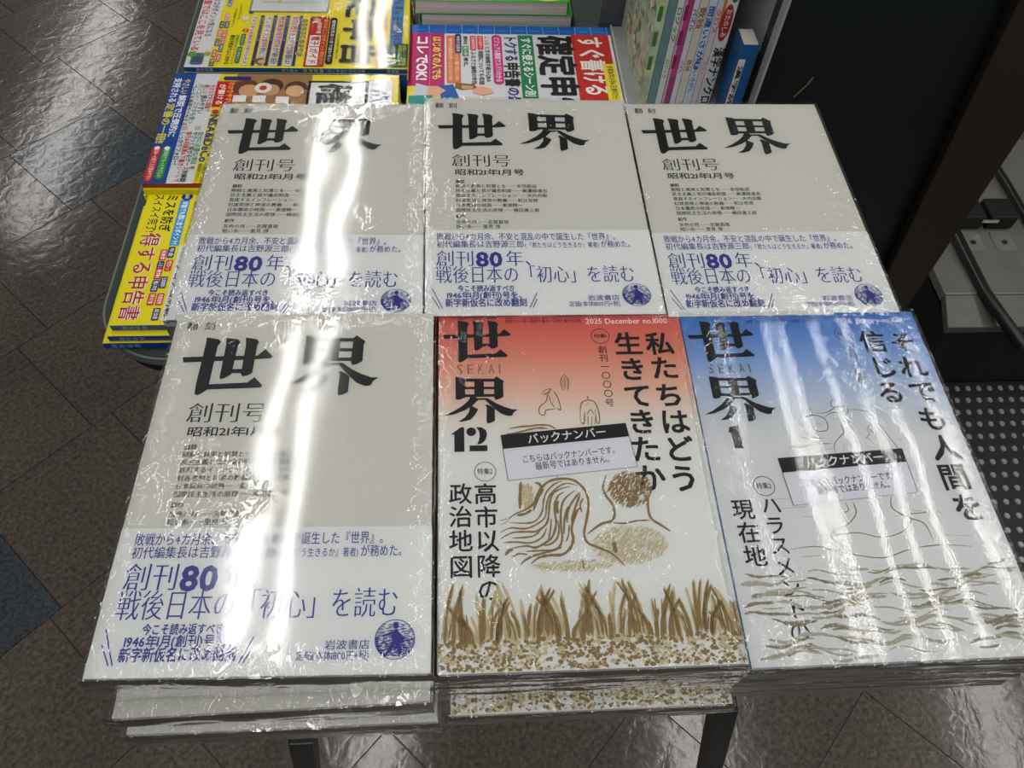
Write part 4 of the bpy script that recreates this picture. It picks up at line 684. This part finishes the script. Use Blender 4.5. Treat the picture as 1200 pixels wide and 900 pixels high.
for x0, x1, hh, c, c2, s, lb in spines:
    z0 = -300; x0n, x1n = x0*1.04, x1*1.04; t = thing('magazine', lb, 'magazine', (x0n+x1n)/2, 996, z0, 'magazines standing in the rack')
    hw = (x1n-x0n)/2-.1; g = MB(); g.box(-hw+.4, -89, .5, hw-.4, 88, hh-1); g.build('page_block', EDGE_W, t)
    g = MB(); g.box(-hw, -90, 0, -hw+.4, 90, hh); g.box(hw-.4, -90, 0, hw, 90, hh); g.build('cover', mat('cov_'+c, c, .35, noise_amt=.05 if s else .3, scale=60), t)
    g = MB(); g.box(-hw, -91, 0, hw, -90, hh); g.build('spine', mat('cov_'+c, c, .35), t)
    V = lambda u, w_, h=0: (-hw+w_, -91.1-h, hh-u)
    def side(mbx, txt, u0, u1, w0, w1, st='B'):
        # glyph tops point to +x : text runs downwards along the spine
        VV = lambda u, w_, h=0: (w_-hw, -91.15-h, hh-u)
        text(mbx, lambda u, w_, h=0: VV(u, w1+w0-w_, h), txt, u0, w0, u1, w1, st, .02)
    q = MB()
    if s:
        wd = x1-x0; side(q, s, 118, 118+len(s)*wd*1.5, wd*.12, wd*.88)
        side(q, s, 190, 190+len(s)*wd*.9, wd*.2, wd*.8, 'b')
    else:
        for i in range(3): rect(q, V, 120+i*34, hw*.3, 140+i*34, hw*1.2, .05)
    if hw > 7: # upright big lettering on the wide white spine
        q = MB(); side(q, '漢字ナンクロ', 176, 262, hw*.35, hw*1.9, 'B')
    q.build('spine_lettering', ink(c2), t)
    if hw > 7:
        g = MB(); disc(g, V, 143, 8.4, 25, .06, 28, 7.4); pp = g.build('red_oval', ink('b02a38'), t)
        g = MB(); side(g, 'おたのしみ', 124, 162, 5, 12, 'b'); o = g.build('oval_lettering', ink('f0e4e4'), t)
        for v in o.data.vertices: v.co.y -= .0003
        g = MB(); disc(g, V, 108, 12, 8, .06, 20, 4.5); g.build('green_dot', ink('2f6a5a'), t); g = MB(); rect(g, V, 80, 0, 150, 3.0, .05); g.build('orange_strip', ink('d07828'), t)
    if x0 == 238:
        g = MB(); VL = lambda u, w_, h=0: (-hw-.1-h, 88-u, hh-w_); rnd = random.Random(4)
        gs = {c: MB() for c in ('d8b4c8', '6fa048', 'e6e2d6', 'c87848', '88a8c0')}
        for i in range(300):
            u, w_ = rnd.uniform(8, 178), rnd.uniform(8, 245); cc = rnd.choice(list(gs)); r_ = rnd.uniform(1.2, 6.5); disc(gs[cc], VL, u, w_, r_, .05+i*.004, 9, r_*rnd.uniform(.4, 1.2))
        for i, cc in enumerate(gs): gs[cc].build(('pink', 'green', 'cream', 'orange', 'blue')[i]+'_cover_print', ink(cc), t)
    elif c2 in ('8e2a5c',):
        g = MB(); rect(g, V, 0, 0, hh, 3, .03); g.build('spine_edge', ink('d0a8bc'), t)
t = thing('pocket_book', 'small blue book with white label in the rack beside the dark panel', 'book', 366, 925, -300)
g = MB(); g.box(-9.5, -54, .5, 9.5, -19, 111); g.build('page_block', EDGE_W, t)
g = MB(); g.box(-10.5, -54, 0, -9.7, -18, 112); g.box(9.7, -54, 0, 10.5, -18, 112); g.box(-10.5, -55, 0, 10.5, -54, 112); g.build('cover', mat('cov_blue', '1f5a96', .35), t)
g = MB(); g.box(-10.7, -55.4, 0, -2, -55, 92); g.build('spine_label', ink('d8d8d4'), t)
g = MB(); text(g, lambda u, w_, h=0: (w_-10.2, -55.6-h, 92-u), '漢字辞典', 8, 7, 90, 1, 'B', .02); 
for i in range(len(g.v)): x, y, z = g.v[i]; g.v[i] = (-12.2-x+4.2, y, z) if False else (x, y, z)
g.build('spine_lettering', ink('1a1a1a'), t)
pn = thing('cabinet_side_panel', 'wide dark green black cabinet side panel behind the right stacks', 'panel', 560, 880, -FZ)
g = MB(); g.hexa([(-172, -10, 0), (252, -10, 0), (252, 5, 0), (-172, 5, 0), (-172, -10, 1700), (60, -10, 1700), (60, 5, 1700), (-172, 5, 1700)]); g.build('panel', mat('panel_dark', '131a1a', .35, noise_amt=.1, scale=6), pn)
g = MB(); g.box(-175, -11, 0, -171.8, 6, 1700); g.build('edge_band', mat('panel_edge', '343a3a', .4), pn)
g = MB(); rnd = random.Random(8)
for a, b, c, d in ((-116, 888, -104, 908), (-104, 908, -101, 918)): g.poly([(a, -10.4, b), (a+3, -10.4, b), (c+3, -10.4, d), (c, -10.4, d)])
g.build('scuff_mark', ink('6f6644'), pn)
ps = thing('brown_post', 'dark brown slanted post beside the dark cabinet panel', 'post', 740, 850, -FZ)
g = MB(); g.hexa([(49, 0, 0), (79.5, 0, 0), (79.5, 16, 0), (49, 16, 0), (-156, 0, 1640), (6, 0, 1640), (6, 16, 1640), (-156, 16, 1640)]); g.build('post', mat('post_brown', '2b221b', .4, noise_amt=.06, scale=8), ps, bevel=2)
# ============================================================ METAL BASE AND STUDDED MAT ON THE RIGHT
mt = thing('metal_base', 'bare metal shelf base with hinge plates seen beyond the brown post', 'shelf', 1300, 1250, -FZ)
al = mat('brushed_metal', '7c7a73', .42, metal=.35, noise_amt=.12, scale=14)
g = MB(); g.box(-238, -189, 225, 300, 330, 250); g.build('top_plate', al, mt, bevel=3)
g = MB(); g.hexa([(-246, -262, 205), (300, -262, 205), (300, -190, 228), (-238, -190, 228), (-246, -262, 225), (300, -262, 225), (300, -190, 249), (-238, -190, 249)]); g.build('front_lip', mat('lip_metal', '5d5c57', .4, metal=.3, noise_amt=.1), mt, bevel=2)
g = MB(); g.box(-236, -258, 0, 300, 320, 224.5) if False else g.hexa([(-236, -258, 0), (300, -258, 0), (300, 320, 0), (-236, 320, 0), (-236, -258, 204), (300, -258, 204), (300, 320, 224), (-236, 320, 224)]); g.build('plinth', mat('plinth_black', '060606', .7), mt)  # near-black solid standing in for the dark void under the plate
def tube(g, pts, r, n=8):
    b = len(g.v)
    for i, p in enumerate(pts):
        a, c = Vector(pts[max(0, i-1)]), Vector(pts[min(len(pts)-1, i+1)]); d = (c-a).normalized(); u = d.cross(Vector((0, 0, 1))).normalized(); v = u.cross(d)
        for k in range(n): q = Vector(p)+u*(r*math.cos(k*2*math.pi/n))+v*(r*math.sin(k*2*math.pi/n)); g.v.append(tuple(q))
    for i in range(len(pts)-1):
        for k in range(n): g.f.append((b+i*n+k, b+i*n+(k+1) % n, b+(i+1)*n+(k+1) % n, b+(i+1)*n+k))
g = MB(); tube(g, [(-150, 60, 262), (-158, -10, 262), (-158, -100, 262), (-154, -190, 258), (-134, -262, 250), (-105, -330, 235)], 13); g.build('guide_rail', mat('rail_dark', '2a2a28', .3, metal=.4), mt, smooth=True)
for hx in (-118, -42):
    g = MB(); slab(g, [(hx+x, -32+y) for x, y in rounded(-24, -32, 24, 30, 12)], 250, 253); hp = g.build('hinge_plate', mat('hinge_metal', 'a8a69e', .3, metal=.6), mt)
    g = MB(); slab(g, [(hx+6*math.cos(-k*.785), -38+6*math.sin(-k*.785)) for k in range(8)][::-1], 253, 256); o = g.build('screw', mat('screw_metal', '4c4b48', .3, metal=.7), hp)
    g = MB(); g.box(hx-30, 5, 253, hx+34, 70, 290); g.build('hinge_block', mat('plinth_black', '060606', .7), mt, bevel=4)
g = MB(); g.box(-95, 2, 276, -55, 5, 284); g.build('highlight_strip', mat('highlight_pale', 'd8d4c8', .2, metal=.9), mt)  # white highlight between the hinge blocks, modelled as a bright strip
g = MB(); tube(g, [(30, 290, 262), (36, 150, 262), (36, 20, 262), (60, -60, 262)], 10); g.build('side_rail', mat('rail_dark', '2a2a28', .3, metal=.4), mt, smooth=True)
ma = thing('studded_mat', 'black floor mat with rows of pale raised studs beside the right stack', 'mat', 1350, 720, -FZ)
g = MB(); g.box(-250, -420, 0, 450, 270, 4); g.build('mat_sheet', mat('mat_black', '1d1f21', .45, noise_amt=.15), ma)
g = MB()
for j in range(21):
    for i in range(26):
        x = -240+i*27+(13 if j % 2 else 0)-j*1.5; y = -408+j*33
        if abs(x) > 440: continue
        r = 6.8; b = len(g.v)
        for rr, zz in ((r, 4), (r*.75, 6.2)): g.v += [(x+rr*math.cos(k*math.pi/4), y+rr*1.15*math.sin(k*math.pi/4), zz) for k in range(8)]
        g.f += [(b+k, b+(k+1) % 8, b+8+(k+1) % 8, b+8+k) for k in range(8)]; g.f.append(tuple(range(b+8, b+16)))
o = g.build('studs', mat('stud_pale', 'b5b1a8', .25, metal=.5), ma); o['kind'] = 'stuff'
